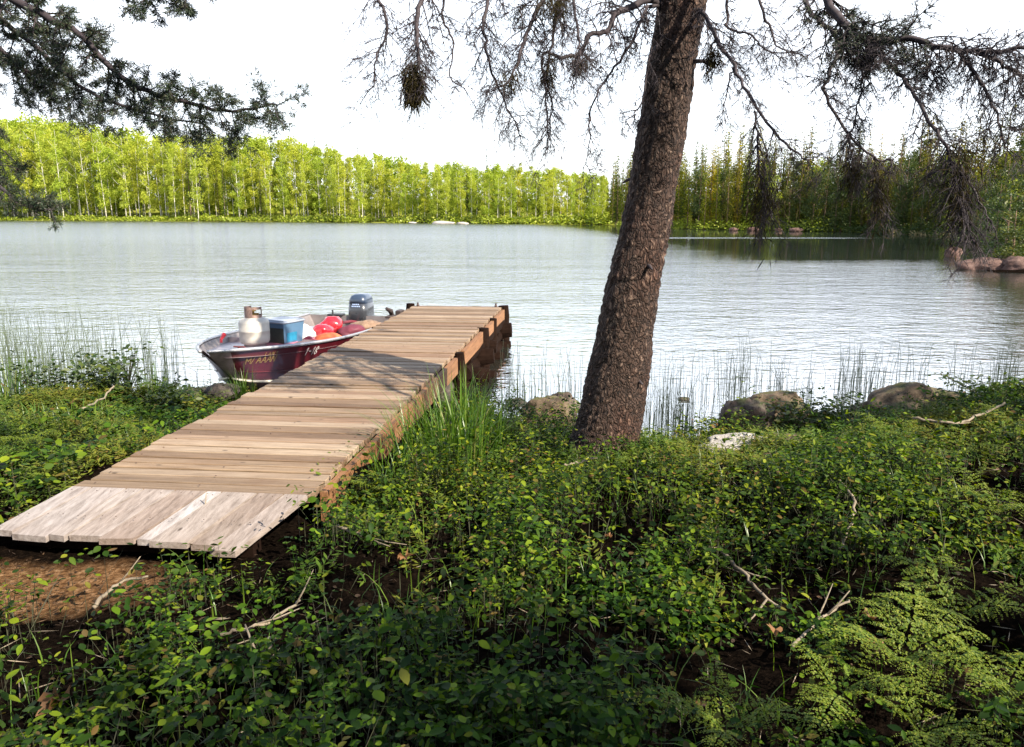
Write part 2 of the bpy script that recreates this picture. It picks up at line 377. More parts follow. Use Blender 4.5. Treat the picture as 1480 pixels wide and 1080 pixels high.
def growing(a, b, step, lo, hi, g=1.13):
    c = list(np.arange(a, b + 1e-6, step)); d = step
    while c[-1] < hi: d = min(d * g, 14); c.append(c[-1] + d)
    d = step
    while c[0] > lo: d = min(d * g, 14); c.insert(0, c[0] - d)
    return np.array(c)
gx = growing(-6, 6.5, .07, -520, 520); gy = growing(.4, 8.2, .07, -60, 480)
X, Y = np.meshgrid(gx, gy); Z = gz(X, Y); nx, ny = len(gx), len(gy)
idx = np.arange(nx * ny).reshape(ny, nx)
GF = np.stack([idx[:-1, :-1], idx[:-1, 1:], idx[1:, 1:], idx[1:, :-1]], -1).reshape(-1, 4)
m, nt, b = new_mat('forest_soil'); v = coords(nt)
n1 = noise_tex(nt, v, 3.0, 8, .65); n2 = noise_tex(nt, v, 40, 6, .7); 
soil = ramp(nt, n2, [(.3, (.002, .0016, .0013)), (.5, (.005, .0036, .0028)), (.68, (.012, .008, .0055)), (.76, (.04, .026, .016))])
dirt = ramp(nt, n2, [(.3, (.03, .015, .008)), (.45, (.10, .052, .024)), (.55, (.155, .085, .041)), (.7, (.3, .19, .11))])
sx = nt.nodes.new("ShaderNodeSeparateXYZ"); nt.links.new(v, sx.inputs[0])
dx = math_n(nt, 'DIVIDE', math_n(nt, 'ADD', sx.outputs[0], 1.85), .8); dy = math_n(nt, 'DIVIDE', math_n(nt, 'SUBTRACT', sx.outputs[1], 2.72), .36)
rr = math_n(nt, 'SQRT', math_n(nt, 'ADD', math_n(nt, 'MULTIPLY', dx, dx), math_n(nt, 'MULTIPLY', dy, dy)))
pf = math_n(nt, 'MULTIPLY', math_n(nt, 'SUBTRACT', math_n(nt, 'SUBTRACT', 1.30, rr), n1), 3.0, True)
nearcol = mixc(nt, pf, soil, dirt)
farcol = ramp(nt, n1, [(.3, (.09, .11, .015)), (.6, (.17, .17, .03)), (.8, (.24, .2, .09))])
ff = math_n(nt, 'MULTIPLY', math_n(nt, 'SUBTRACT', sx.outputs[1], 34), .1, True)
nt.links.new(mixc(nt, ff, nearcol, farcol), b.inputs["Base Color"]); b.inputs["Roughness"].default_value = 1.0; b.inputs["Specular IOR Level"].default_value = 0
bump(nt, b, n2, .03)
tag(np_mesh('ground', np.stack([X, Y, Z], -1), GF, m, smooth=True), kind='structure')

# ------------------------------------------------------------------ lake
m, nt, b = new_mat('lake_water'); v = coords(nt)
sx = nt.nodes.new("ShaderNodeSeparateXYZ"); nt.links.new(v, sx.inputs[0])
w1 = noise_tex(nt, coords(nt, (.8, 1.5, 1)), 1.5, 3, .5, .3)
w2 = noise_tex(nt, coords(nt, (1, 1.6, 1)), 5.0, 3, .55, .2)
w3 = noise_tex(nt, coords(nt, (.25, .5, 1)), .5, 2, .5)
h = math_n(nt, 'ADD', math_n(nt, 'ADD', math_n(nt, 'MULTIPLY', w1, .50), math_n(nt, 'MULTIPLY', w2, .42)), math_n(nt, 'MULTIPLY', w3, .5))
# sheltered calm: the far band below the right-hand wood and the lee of the near shore
edge = math_n(nt, 'MULTIPLY', math_n(nt, 'SUBTRACT', noise_tex(nt, coords(nt, (.02, .12, 1)), 1.0, 4), .5), 14)
yy = math_n(nt, 'ADD', sx.outputs[1], edge)
farcalm = math_n(nt, 'MULTIPLY', math_n(nt, 'MULTIPLY', math_n(nt, 'SUBTRACT', yy, 25), .14, True), math_n(nt, 'MULTIPLY', math_n(nt, 'SUBTRACT', sx.outputs[0], 3), .12, True))
wind = math_n(nt, 'MULTIPLY', math_n(nt, 'SUBTRACT', 2.2, math_n(nt, 'ABSOLUTE', math_n(nt, 'SUBTRACT', sx.outputs[1], 61))), .8, True)   # a streak of wind
wind = math_n(nt, 'MULTIPLY', wind, math_n(nt, 'MULTIPLY', math_n(nt, 'SUBTRACT', 30, sx.outputs[0]), .2, True))
farcalm = math_n(nt, 'MULTIPLY', farcalm, math_n(nt, 'SUBTRACT', 1.0, wind))
lee = math_n(nt, 'MULTIPLY', math_n(nt, 'MULTIPLY', math_n(nt, 'SUBTRACT', math_n(nt, 'SUBTRACT', sx.outputs[0], 3.5), math_n(nt, 'MULTIPLY', sx.outputs[1], .38)), .6, True), .75)   # lee of the right point
farcalm = math_n(nt, 'MAXIMUM', farcalm, lee)
nearcalm = math_n(nt, 'MULTIPLY', math_n(nt, 'SUBTRACT', 9.5, sx.outputs[1]), .25, True)
st = math_n(nt, 'MULTIPLY', math_n(nt, 'SUBTRACT', 1.0, math_n(nt, 'MULTIPLY', farcalm, .985)), math_n(nt, 'SUBTRACT', 1.0, math_n(nt, 'MULTIPLY', nearcalm, .55)))
chop = math_n(nt, 'ADD', .75, math_n(nt, 'MULTIPLY', math_n(nt, 'MULTIPLY', math_n(nt, 'SUBTRACT', sx.outputs[1], 10), .014, True), 2.0))
gust = math_n(nt, 'ADD', .1, math_n(nt, 'MULTIPLY', noise_tex(nt, coords(nt, (.08, .3, 1)), 1.0, 4, .6), 1.9))
h = math_n(nt, 'MULTIPLY', h, math_n(nt, 'MULTIPLY', chop, gust))
bp = bump(nt, b, h, .05); nt.links.new(st, bp.inputs["Strength"])
b.inputs["Base Color"].default_value = (.012, .017, .014, 1); b.inputs["Roughness"].default_value = .06
b.inputs["IOR"].default_value = 9.0
rg = math_n(nt, 'ADD', .05, math_n(nt, 'MULTIPLY', math_n(nt, 'MULTIPLY', math_n(nt, 'MULTIPLY', math_n(nt, 'SUBTRACT', sx.outputs[1], 12), .02, True), .11), math_n(nt, 'SUBTRACT', 1.0, farcalm)))   # waves too small to see spread the reflection
nt.links.new(rg, b.inputs["Roughness"])
wb = MB(); wb.add([(-600, 3, 0), (600, 3, 0), (600, 460, 0), (-600, 460, 0)], [(0, 1, 2, 3)])
tag(wb.build('lake_water', m), kind='structure')
# ------------------------------------------------------------------ wooden dock
DO = Vector((-1.50, 3.385, 0)); DRZ = -math.atan2(.0993, .995)
def dock_xy(x, y): c, s_ = math.cos(DRZ), math.sin(DRZ); return (DO.x + c * x - s_ * y, DO.y + s_ * x + c * y)
def in_dock(x, y, mx=.66, y0=-.55):
    c, s_ = math.cos(DRZ), math.sin(DRZ); u = (x - DO.x) * c + (y - DO.y) * s_; w = -(x - DO.x) * s_ + (y - DO.y) * c
    return (np.abs(u) < mx) & (w > y0) & (w < 7.8)
dock = thing('wooden_dock', 'weathered wooden plank dock running from the bank out over the lake', 'dock', DO, DRZ)
DL = 7.52
hw = lambda y: .575 + .05 * y / DL
mb = MB(); y = 0.0
while y < DL - .05:
    w = random.choice([.075, .088, .09, .095, .11, .115, .135, .14]); w = min(w, DL - y)
    h1, h2 = hw(y) + random.uniform(-.012, .010), hw(y) + random.uniform(-.006, .012)
    t = Matrix.Translation((0, y + w / 2, .48 + random.uniform(-.006, .006))) @ Matrix.Rotation(random.uniform(-.006, .006), 4, 'Z') @ Matrix.Rotation(random.uniform(-.018, .018), 4, 'X')
    mb.cbox(-h1, h2, -w / 2 + .004, w / 2 - random.choice([.005, .007, .010, .014]), -.019, .019, .003, t); y += w
mb.build('deck', M['deck'], dock)
mb = MB()                                             # nail heads and dark knots of rust
yy = .07
for k in range(52):
    for x in (-.5, 0.02, .5):
        a = x + random.uniform(-.03, .03); mb.lathe([(.0045, .0), (.0045, .0018)], 6, (a, yy + random.uniform(-.02, .02), .5025))
    yy += .143
tag(mb.build('nails', plain('rusty_nail', (.06, .03, .02), .8), dock), kind='stuff')
mb = MB(); xs = [-.575, -.47, -.30, -.215, -.06, .09, .165, .335, .46, .575]
for i in range(len(xs) - 1):
    a, b_ = xs[i] + .005, xs[i + 1] - .005; L = (.40, .42, .43, .41, .44, .43, .45, .44, .50)[i]; sh = -.22 * L
    p0, p1 = (a, b_); z1 = .452 + random.uniform(-.004, .004) - (.006 if i % 2 else 0)
    V = [(a, -.002, .474), (b_, -.002, .474), (b_ + sh, -L + random.uniform(-.012, .012), z1 - .028), (a + sh, -L + random.uniform(-.012, .012), z1 - .028)]
    V += [(p[0], p[1], p[2] + .027) for p in V]
    mb.add(V, [(3, 2, 1, 0), (4, 5, 6, 7), (0, 1, 5, 4), (1, 2, 6, 5), (2, 3, 7, 6), (3, 0, 4, 7)])
mb.build('ramp', M['ramp'], dock)
mb = MB()
for i in range(len(xs) - 1):
    for y in (-.03, -.29):
        for k in (.3, .7): mb.lathe([(.003, 0), (.003, .001)], 6, (xs[i] + (xs[i + 1] - xs[i]) * k + .22 * y, y + random.uniform(-.01, .01), .4995 + y * .054))
tag(mb.build('nails', plain('ramp_nail', (.05, .025, .016), .8), dock), kind='stuff')
mb = MB(); mb.box(-.60, .45, -.33, -.25, .34, .43)
mb.build('ramp_beam', M['log'], dock)
def fascia(y0, y1, z0, z1, side=1):
    mb = MB(); V = []
    for y in (y0, y1):
        x = (hw(y) + (.016 if side > 0 else -.06)) * side
        for dx in (0, .036 * side):
            for z in (z0, z1): V.append((x + dx, y, z))
    mb.add(V, [(0, 1, 3, 2), (4, 6, 7, 5), (0, 4, 5, 1), (2, 3, 7, 6), (0, 2, 6, 4), (1, 5, 7, 3)]); return mb.build('side_board', M['fascia'], dock)
fascia(.10, 2.60, .325, .478); fascia(2.606, 3.60, .328, .475); fascia(3.98, 5.22, .335, .474); fascia(5.46, 7.30, .34, .472); fascia(.02, 3.6, .30, .452, -1); fascia(3.65, 7.3, .30, .450, -1)
def log(x0, y0, z0, x1, y1, z1, r, name='log', k=12, mat=None):
    mb = MB(); n = 9; pts = []; rad = []
    for i in range(n):
        t = i / (n - 1); p = Vector((x0, y0, z0)).lerp(Vector((x1, y1, z1)), t); p += Vector((random.uniform(-1, 1), random.uniform(-1, 1), random.uniform(-1, 1))) * r * .10
        pts.append(p); rad.append(r * (1 + random.uniform(-.09, .09)) * (.86 if i in (0, n - 1) else 1))
    mb.tube(pts, rad, k); return mb.build(name, mat or M['log'], dock)
for y, r, top in ((3.79, .06, .49), (5.34, .075, .495), (6.20, .06, .49), (7.40, .075, .515)):
    log(hw(y) + .035, y, -.6, hw(y) + .028, y, top, r, 'post')
for y in (3.8, 5.6, 7.42): log(-hw(y) - .06, y, -.6, -hw(y) - .055, y, .53 if y > 7 else .46, .065, 'post')
for k, z in enumerate((-.28, -.02, .22)):              # log crib that carries the outer end
    for y in (5.05, 7.05): log(-.62 + random.uniform(-.1, .1), y, z, .80 + random.uniform(-.06, .06), y + .03, z, .105)
    if k < 2 or 1:
        for x in (-.48, .50): log(x, 4.75 + random.uniform(-.1, .1), z + .13, x + .03, 7.5 + random.uniform(-.1, .1), z + .13, .10)
for k, z in enumerate((-.15, .1)):
    log(-.5, 3.0, z, .62, 3.02, z, .10)
for x in (-.42, .40): log(x, .1, .38, x, 7.4, .37, .07, 'stringer')
for k, z in enumerate((-.2, -.02, .15, .30)): log(.56, 4.2 + .1 * k, z, .60, 7.55 - .12 * (k % 2), z + .01, .092)
for k, (y, z) in enumerate(((4.6, .1), (5.6, .24), (6.3, -.05), (6.7, .2))): log(-.2, y, z, .82 - .05 * k, y + .02, z, .085)
log(-.4, 6.1, .02, .78, 6.15, .0, .1)
def boulder_mesh(rx, ry, rz, seed, rough=.22, n=28, cut=.0):
    V = []; Fq = []
    for i in range(n + 1):
        th = math.pi * i / n
        for j in range(2 * n):
            a = math.pi * j / n; d = Vector((math.sin(th) * math.cos(a), math.sin(th) * math.sin(a), math.cos(th)))
            q = d * 1.1 + Vector((seed * 3.1, seed * 1.7, seed))
            k = 1 + rough * noise.noise(q * 1.1) * 1.5 + rough * .6 * noise.noise(q * 2.6) + rough * .22 * noise.noise(q * 7) + rough * .1 * noise.noise(q * 16)
            k -= rough * .5 * max(0, noise.voronoi(q * 1.3)[0][0] - .25)
            V.append((d.x * rx * k, d.y * ry * k, d.z * rz * k))
    for i in range(n):
        for j in range(2 * n): Fq.append((i * 2 * n + j, i * 2 * n + (j + 1) % (2 * n), (i + 1) * 2 * n + (j + 1) % (2 * n), (i + 1) * 2 * n + j))
    return np.array(V), np.array(Fq)[:, ::-1]
mb = MB()
for k in range(64):
    Vb, Fb = boulder_mesh(random.uniform(.12, .22), random.uniform(.12, .2), random.uniform(.1, .15), 60 + k, n=7)
    mb.add(Vb + np.array([random.uniform(-.40, .58), random.uniform(4.3, 7.0), random.uniform(-.35, .2)]), Fb)
mb.build('crib_stones', M['rock_dark'], dock)
m_iron = plain('rusty_iron', (.05, .03, .025), .7)
for s_ in (-1, 1):
    cl = MB(); cl.lathe([(.02, 0), (.022, .02), (.012, .03), (.012, .05), (.02, .055)], 10, (s_ * .55, 7.35, .498)); cl.build('mooring_pin', m_iron, dock)

# ------------------------------------------------------------------ motorboat moored along the dock
BO = Vector((-2.15, 10.70, -.055)); BRZ = math.pi - math.atan2(.186, .98); BL = 3.75
boat = thing('motorboat', 'maroon aluminium fishing boat with outboard motor moored along the dock', 'boat', BO, BRZ)
BM = Matrix.Translation(BO) @ Matrix.Rotation(BRZ, 4, 'Z')
def bw(x, y, z): return BM @ Vector((x, y, z))
def bs(t): return max(0.0, (t - .40) / .60)
def hullpt(t, u, side=-1, off=0.0):
    """u 0 gunwale .. 1 chine .. 2 keel"""
    s_ = bs(t); g = .69 * (1 - s_ ** 2.7) + .035; c = .60 * (1 - s_ ** 2.0) + .012
    zs = .43 + .13 * t ** 2.2; zc = .075 + .165 * s_ ** 2.2; zk = -.10 + .30 * s_ ** 3
    if u <= 1: x = g + (c - g) * max(u, 0) ** 1.15 - .02 * math.sin(math.pi * u); z = zs + (zc - zs) * u
    else: q = u - 1; x = c * (1 - q); z = zc + (zk - zc) * (q ** .8)
    y = t * BL - .46 * s_ ** 4 * (1 - (z - zk) / (zs - zk)) ** 1.0
    return Vector((side * max(0, x - off), y - (off * 1.5 if t > .97 else 0), z))
def loft(ts, us, off=0.0, sides=(-1, 1)):
    mb = MB()
    for sd_ in sides:
        V = [hullpt(t, u, sd_, off) for t in ts for u in us]; n = len(us)
        f = [(i * n + j, i * n + j + 1, (i + 1) * n + j + 1, (i + 1) * n + j) for i in range(len(ts) - 1) for j in range(n - 1)]
        if sd_ > 0: f = [q[::-1] for q in f]
        mb.add(V, f)
    return mb
ts = [i / 40 * .955 for i in range(41)]; tb = [.955 + i / 10 * .045 for i in range(11)]; us = [i / 8 for i in range(9)]; ub = [1 + i / 4 for i in range(5)]
m_red = plain('maroon_paint', (.068, .006, .011), .36, var=.22, scale=3, coat=.5)
m_alu = plain('bare_aluminium', (.36, .36, .38), .45, metal=.7, var=.12, scale=6)
m_alud = plain('dull_aluminium', (.20, .175, .175), .55, metal=.4, var=.25, scale=5)
m_cream = plain('cream_rail', (.62, .57, .48), .45, var=.15)
m_dark = plain('dark_hull_bottom', (.035, .02, .022), .5, var=.3)
m_black = plain('black_plastic', (.018, .018, .02), .4, var=.3)
loft(ts, us).build('hull', m_red, boat, True); loft(tb, us).build('bow_plate', plain('scuffed_bow', (.30, .23, .235), .5, metal=.35, var=.4, scale=7), boat, True)
loft(ts + tb[1:], ub).build('hull_bottom', m_dark, boat, True)
loft(ts + tb[1:9], [i / 8 * 1.0 for i in range(9)], .022).build('inner_hull', m_alud, boat, True)
for sd_ in (-1, 1):
    mb = MB(); mb.tube([hullpt(t, -.012, sd_) + Vector((0, 0, .004)) for t in ts + tb[1:]], .017, 8); mb.build('gunwale', m_alu, boat, True)
    mb = MB(); mb.tube([hullpt(t, 1.0, sd_) + Vector((sd_ * .006, 0, -.004)) for t in ts + tb[1:]], .013, 6); mb.build('spray_rail', m_cream, boat, True)
    mb = MB(); mb.tube([hullpt(t, .72, sd_) + Vector((sd_ * .003, 0, 0)) for t in ts], .006, 6); mb.build('side_rib', m_red, boat, True)
mb = MB(); V = [hullpt(0, u, -1) for u in us + ub[1:]] + [hullpt(0, u, 1) for u in (us + ub[1:])[::-1]]
mb.add(V, [tuple(range(len(V)))]); mb.add([v + Vector((0, .03, 0)) for v in V], [tuple(range(len(V) - 1, -1, -1))]); mb.build('transom', m_alud, boat)
td = [.60 + i * .04 for i in range(10)]                # foredeck
mb = MB(); V = []
for t in td:
    for sx_ in (-1, -.5, 0, .5, 1):
        q = hullpt(min(t, .975), .05, 1, .02); V.append((q.x * sx_, q.y, q.z - .055 + .016 * (1 - sx_ ** 2)))
mb.add(V, [(i * 5 + j, i * 5 + j + 1, i * 5 + j + 6, i * 5 + j + 5) for i in range(len(td) - 1) for j in range(4)])
q0 = hullpt(.60, .05, 1, .02); mb.add([(-q0.x, q0.y - .003, q0.z), (q0.x, q0.y - .003, q0.z), (q0.x * .9, q0.y - .003, .1), (-q0.x * .9, q0.y - .003, .1)], [(0, 1, 2, 3)])
mb.build('foredeck', plain('deck_paint', (.34, .28, .30), .35, metal=.4, var=.15, scale=4), boat, True)
mb = MB(); mb.cbox(-.33, .10, 2.52, 2.98, .512, .516, .001); hatch = mb.build('hatch', plain('faded_red_hatch', (.42, .12, .17), .35, var=.25, scale=5), boat); hatch.location.z = -.040
mb = MB(); V = []
for i in range(21):
    t = i / 20 * .60; q = hullpt(t, 1.12, 1, .03)
    V += [(-q.x, q.y, .10), (q.x, q.y, .10)]
mb.add(V, [(2 * i, 2 * i + 1, 2 * i + 3, 2 * i + 2) for i in range(20)]); mb.build('floor', m_alud, boat)
for y in (.62, 1.55):
    q = hullpt(y / BL, .25, 1, .03); mb = MB(); mb.cbox(-q.x, q.x, y - .13, y + .13, .12, .34, .012); mb.build('bench', m_alu, boat)
mb = MB(); mb.lathe([(.022, 0), (.022, .012), (.01, .02), (.01, .04), (.018, .045), (.018, .055)], 10, (-.13, 3.36, .50)); mb.cbox(-.19, -.07, 3.35, 3.37, .545, .56, .004); mb.build('bow_cleat', plain('dark_red_cleat', (.10, .02, .02), .5), boat)
mb = MB(); mb.tube([(.28, 3.0, .52), (.285, 2.99, .555), (.282, 2.93, .60)], [.014, .014, .024], 8); mb.build('bow_light', plain('red_lamp', (.30, .02, .03), .3), boat)
mb = MB(); mb.cbox(-.66, -.58, .30, .52, .47, .50, .008); mb.tube([(-.62, .35, .5), (-.63, .42, .56), (-.60, .5, .60)], [.03, .035, .02], 8); mb.cbox(-.70, -.62, .05, .22, .47, .54, .01); mb.build('rod_holder', plain('black_holder', (.03, .02, .018), .6), boat)
# lettering painted on the dock-side bow
GLY = {'A': [[(0, 0), (.3, 1), (.6, 0)], [(.13, .38), (.47, .38)]], 'R': [[(0, 0), (0, 1), (.5, .9), (.5, .6), (0, .5), (.55, 0)]], 'I': [[(.2, 0), (.2, 1)]], 'M': [[(0, 0), (0, 1), (.3, .4), (.6, 1), (.6, 0)]],
       'N': [[(0, 0), (0, 1), (.5, 0), (.5, 1)]], 'D': [[(0, 0), (0, 1), (.45, .8), (.45, .2), (0, 0)]], '-': [[(.05, .5), (.4, .5)]], '1': [[(.05, .75), (.25, 1), (.25, 0)]], '8': [[(.1, .5), (0, .75), (.25, 1), (.5, .75), (.1, .5), (0, .25), (.25, 0), (.5, .25), (.1, .5)]],
       '3': [[(0, .95), (.4, .95), (.15, .55), (.45, .35), (.3, 0), (0, .08)]], 'J': [[(.4, 1), (.4, .2), (.2, 0), (0, .15)]], '/': [[(0, 0), (.35, 1)]], ' ': []}
def letters(text, t0, u0, hgt, adv, wdt, slant, name, mat, du=0.0):
    mb = MB(); zspan = .36
    def at(a, b_, o=.004):
        t = t0 - (a + slant * b_) * hgt / BL; q = hullpt(t, u0 + du * a - b_ * hgt / zspan, -1); return q + Vector((-o, 0, 0))
    a0 = 0
    for ch in text:
        for st in GLY[ch]:
            for (xa, ya), (xb, yb) in zip(st[:-1], st[1:]):
                dx, dy = xb - xa, yb - ya; l = math.hypot(dx, dy); nx_, ny_ = -dy / l * wdt, dx / l * wdt
                mb.add([at(a0 + xa + nx_, ya + ny_), at(a0 + xb + nx_, yb + ny_), at(a0 + xb - nx_, yb - ny_), at(a0 + xa - nx_, ya - ny_)], [(0, 1, 2, 3)])
        a0 += adv
    mb.build(name, mat, boat)
m_gold = plain('gold_lettering', (.22, .15, .065), .5, var=.3, scale=30)
letters("M/AAAN", .925, .46, .075, .72, .06, .25, 'gold_lettering', m_gold, -.012)
letters("IAN3", .875, .22, .04, .95, .08, .25, 'gold_lettering', m_gold)
letters("1-18", .745, .33, .08, .60, .065, .2, 'registration_number', plain('white_lettering', (.42, .40, .40), .5, var=.2, scale=30))
# outboard motor
def ringloft(rings, k=28, pw=.5):
    V = []
    for (cx, cy, z, ax, ay) in rings:
        for j in range(k):
            a = 2 * math.pi * j / k; ca, sa = math.cos(a), math.sin(a)
            V.append((cx + math.copysign(abs(ca) ** pw, ca) * ax, cy + math.copysign(abs(sa) ** pw, sa) * ay, z))
    n = len(rings); f = [(i * k + j, i * k + (j + 1) % k, (i + 1) * k + (j + 1) % k, (i + 1) * k + j) for i in range(n - 1) for j in range(k)]
    f += [tuple(range(k - 1, -1, -1)), tuple(range((n - 1) * k, n * k))]
    mb = MB(); mb.add(V, f); return mb
mot = ringloft([(0, -.16, -.55, .03, .07), (0, -.16, -.2, .045, .08), (0, -.14, .2, .06, .11), (0, -.14, .27, .10, .16)]).build('outboard_motor', m_black, boat, True)
ringloft([(0, -.13, .30, .13, .19), (0, -.13, .31, .145, .21), (0, -.13, .345, .147, .212), (0, -.13, .355, .13, .19)]).build('motor_pan', m_black, mot, True)
ringloft([(0, -.13, .357, .138, .20), (0, -.13, .37, .146, .21), (0, -.13, .50, .143, .205), (0, -.132, .60, .136, .195)]).build('cowling', plain('gunmetal_cowl', (.028, .03, .036), .3, var=.15, coat=.6), mot, True)
ringloft([(0, -.132, .602, .136, .195), (0, -.134, .66, .128, .185), (0, -.138, .70, .11, .16), (0, -.14, .722, .075, .12), (0, -.14, .73, .03, .05)]).build('cowl_top', plain('blue_cowl_top', (.022, .034, .06), .35, var=.15, coat=.7), mot, True)
mb = MB()
for r_ in range(2):
    for k in range(4 + r_):
        x = -.05 + k * .026 - r_ * .012; z = .585 - r_ * .028; mb.add([(x, .0705, z), (x + .018, .0705, z), (x + .02, .0705, z + .017), (x + .002, .0705, z + .017)], [(3, 2, 1, 0)])
mb.build('motor_lettering', plain('pale_blue_lettering', (.4, .5, .75), .4), mot)
mb = MB(); mb.cbox(-.12, .12, -.03, .06, .26, .33, .01); mb.tube([(0, .03, .33), (0, .25, .38), (.01, .5, .40)], [.03, .022, .02], 10); mb.build('tiller', plain('dark_red_tiller', (.12, .02, .03), .5), mot)
mb = MB(); mb.cbox(-.11, -.06, -.02, .07, .1, .42, .008); mb.cbox(.06, .11, -.02, .07, .1, .42, .008); mb.build('clamp', m_black, mot)
mb = MB(); mb.tube([(.30, .15, .35), (.31, .15, .52)], .012, 6); mb.cbox(.2, .42, -.03, .1, .43, .455, .008); mb.build('rear_bracket', m_black, boat)

# ------------------------------------------------------------------ the load in the boat
def blob(rx, ry, rz, seed, wr=.16, n=18, flat=.5):
    V, Fq = boulder_mesh(rx, ry, rz, seed, wr, n)
    V[:, 2] = np.where(V[:, 2] < -rz * flat, -rz * flat + (V[:, 2] + rz * flat) * .1, V[:, 2]); return V, Fq
p = bw(-.02, 2.86, .474)
tank = thing('propane_tank', 'white propane gas tank with rusty collar standing on the bow deck', 'gas tank', p, .4)
mb = MB(); mb.lathe([(.10, .022), (.135, .035), (.150, .06), (.153, .10), (.153, .155), (.1545, .157), (.1545, .172), (.153, .174), (.153, .245), (.149, .262), (.136, .279), (.108, .296), (.06, .306), (.0, .308)], 40); mb.build('body', plain('chalky_white_tank', (.40, .375, .34), .5, var=.16, scale=4), tank, True)
mb = MB(); mb.lathe([(.105, 0), (.110, 0), (.110, .036), (.105, .036)], 32, cap=False); mb.build('foot_ring', m_alud, tank)
rust = plain('rusty_collar', (.20, .13, .11), .75, var=.55, scale=22)
mb = MB()                                              # collar: a band with a wide gap and a top rim
def band(r, a0, a1, z0, z1, n=20):
    V = []
    for i in range(n + 1):
        a = a0 + (a1 - a0) * i / n
        for rr_ in (r, r + .005):
            for z in (z0, z1): V.append((rr_ * math.cos(a), rr_ * math.sin(a), z))
    f = []
    for i in range(n):
        k = i * 4; f += [(k, k + 1, k + 5, k + 4), (k + 2, k + 6, k + 7, k + 3), (k + 1, k + 3, k + 7, k + 5), (k, k + 4, k + 6, k + 2)]
    f += [(0, 2, 3, 1), (n * 4, n * 4 + 1, n * 4 + 3, n * 4 + 2)]; mb.add(V, f)
band(.082, R(-180), R(180), .292, .328, 32); band(.082, R(95), R(260), .328, .385, 16); band(.082, R(330), R(345), .328, .385, 4); band(.082, R(95), R(345), .385, .41, 24)
mb.build('collar', rust, tank)
mb = MB(); mb.lathe([(.02, .305), (.02, .34), (.014, .345), (.014, .362), (.03, .365), (.03, .382), (.0, .384)], 14); mb.tube([(0, 0, .335), (.05, -.02, .335)], .012, 8); mb.build('valve', plain('brass_valve', (.35, .24, .09), .4, metal=.8), tank)
p = bw(-.17, 2.53, .472)
tote = thing('storage_tote', 'blue plastic storage tote with pale rim beside the propane tank', 'tote', p, R(-27))
def tapbox(w0, d0, w1, d1, z0, z1, th=.006):
    mb = MB(); o = [(-1, -1), (1, -1), (1, 1), (-1, 1)]
    V = [(a * w0 / 2, b_ * d0 / 2, z0) for a, b_ in o] + [(a * w1 / 2, b_ * d1 / 2, z1) for a, b_ in o] + [(a * (w1 / 2 - th), b_ * (d1 / 2 - th), z1) for a, b_ in o] + [(a * (w0 / 2 - th), b_ * (d0 / 2 - th), z0 + th) for a, b_ in o]
    f = [(3, 2, 1, 0)] + [(i, (i + 1) % 4, 4 + (i + 1) % 4, 4 + i) for i in range(4)] + [(4 + i, 4 + (i + 1) % 4, 8 + (i + 1) % 4, 8 + i) for i in range(4)] + [(8 + i, 8 + (i + 1) % 4, 12 + (i + 1) % 4, 12 + i) for i in range(4)] + [(12, 13, 14, 15)]
    mb.add(V, f); return mb
tapbox(.27, .27, .31, .31, 0, .215).build('bin', plain('blue_plastic', (.06, .12, .20), .45, var=.12), tote)
mb = MB(); mb.cbox(-.168, .168, -.168, .168, .216, .24, .008); mb.cbox(-.15, .15, -.15, .15, .24, .25, .004); mb.build('lid', plain('pale_grey_lid', (.24, .27, .33), .45, var=.1), tote)
mb = MB(); mb.add([(.139, -.10, .02), (.139, .05, .02), (.1485, .05, .115), (.1485, -.10, .115)], [(0, 1, 2, 3)]); mb.build('cyan_label', plain('cyan_label', (.012, .15, .26), .5), tote)
mb = MB(); mb.add([(-.14, -.1375, .0), (.138, -.1375, .0), (.152, -.1535, .205), (-.153, -.1535, .205)], [(0, 1, 2, 3)]); mb.add([(-.03, -.1395, .01), (.06, -.1395, .01), (.06, -.1485, .105), (-.03, -.1485, .105)], [(0, 1, 2, 3)]); mb.build('painted_shade', plain('painted_shade', (.03, .035, .03), .5, var=.5, scale=9), tote)  # dark sheet painting the shade on the tote's left face
def load(name, label, cat, loc, dims, mat, seed, rz=0, group=None, wr=.18):
    V, Fq = blob(*dims, seed, wr); o = np_mesh(name, V, Fq, mat, smooth=True); o.location = loc; o.rotation_euler = (0, 0, rz); return tag(o, label, cat, group)
m_bagr = plain('red_vinyl', (.34, .012, .02), .25, var=.2, scale=7, coat=.5)
mb = MB(); mb.cbox(-.085, .085, -.07, .07, -.10, .0, .006); mb.cbox(-.09, .09, -.075, .075, .002, .022, .004)
o = mb.build('wooden_box', plain('brown_wood_box', (.19, .12, .055), .7, var=.4, scale=12)); o.location = bw(.12, 1.98, .60); o.rotation_euler = (0, 0, .3); tag(o, 'small brown wooden box behind the blue tote', 'box')
load('plastic_bag', 'white plastic bag lying between the tote and the red bags', 'bag', bw(-.02, 1.86, .40), (.20, .17, .15), plain('white_plastic_bag', (.40, .39, .40), .5, var=.1), 3, wr=.3)
load('red_bag', 'bright red shiny bag in the middle of the boat', 'bag', bw(-.20, 1.60, .43), (.14, .14, .125), m_bagr, 5, .4)
load('red_bag', 'larger red bag rising behind the bright red bag', 'bag', bw(-.17, 1.30, .46), (.15, .14, .13), m_bagr, 9, 1.1)
load('orange_bag', 'orange bag lying against the dock-side gunwale', 'bag', bw(-.40, 1.92, .40), (.16, .13, .08), plain('orange_cloth', (.50, .09, .03), .6, var=.2), 12, .2)
load('maroon_bag', 'dark maroon bag on the seat nearest the dock', 'bag', bw(-.42, 1.28, .40), (.16, .19, .09), plain('maroon_cloth', (.09, .012, .025), .7, var=.25), 14)
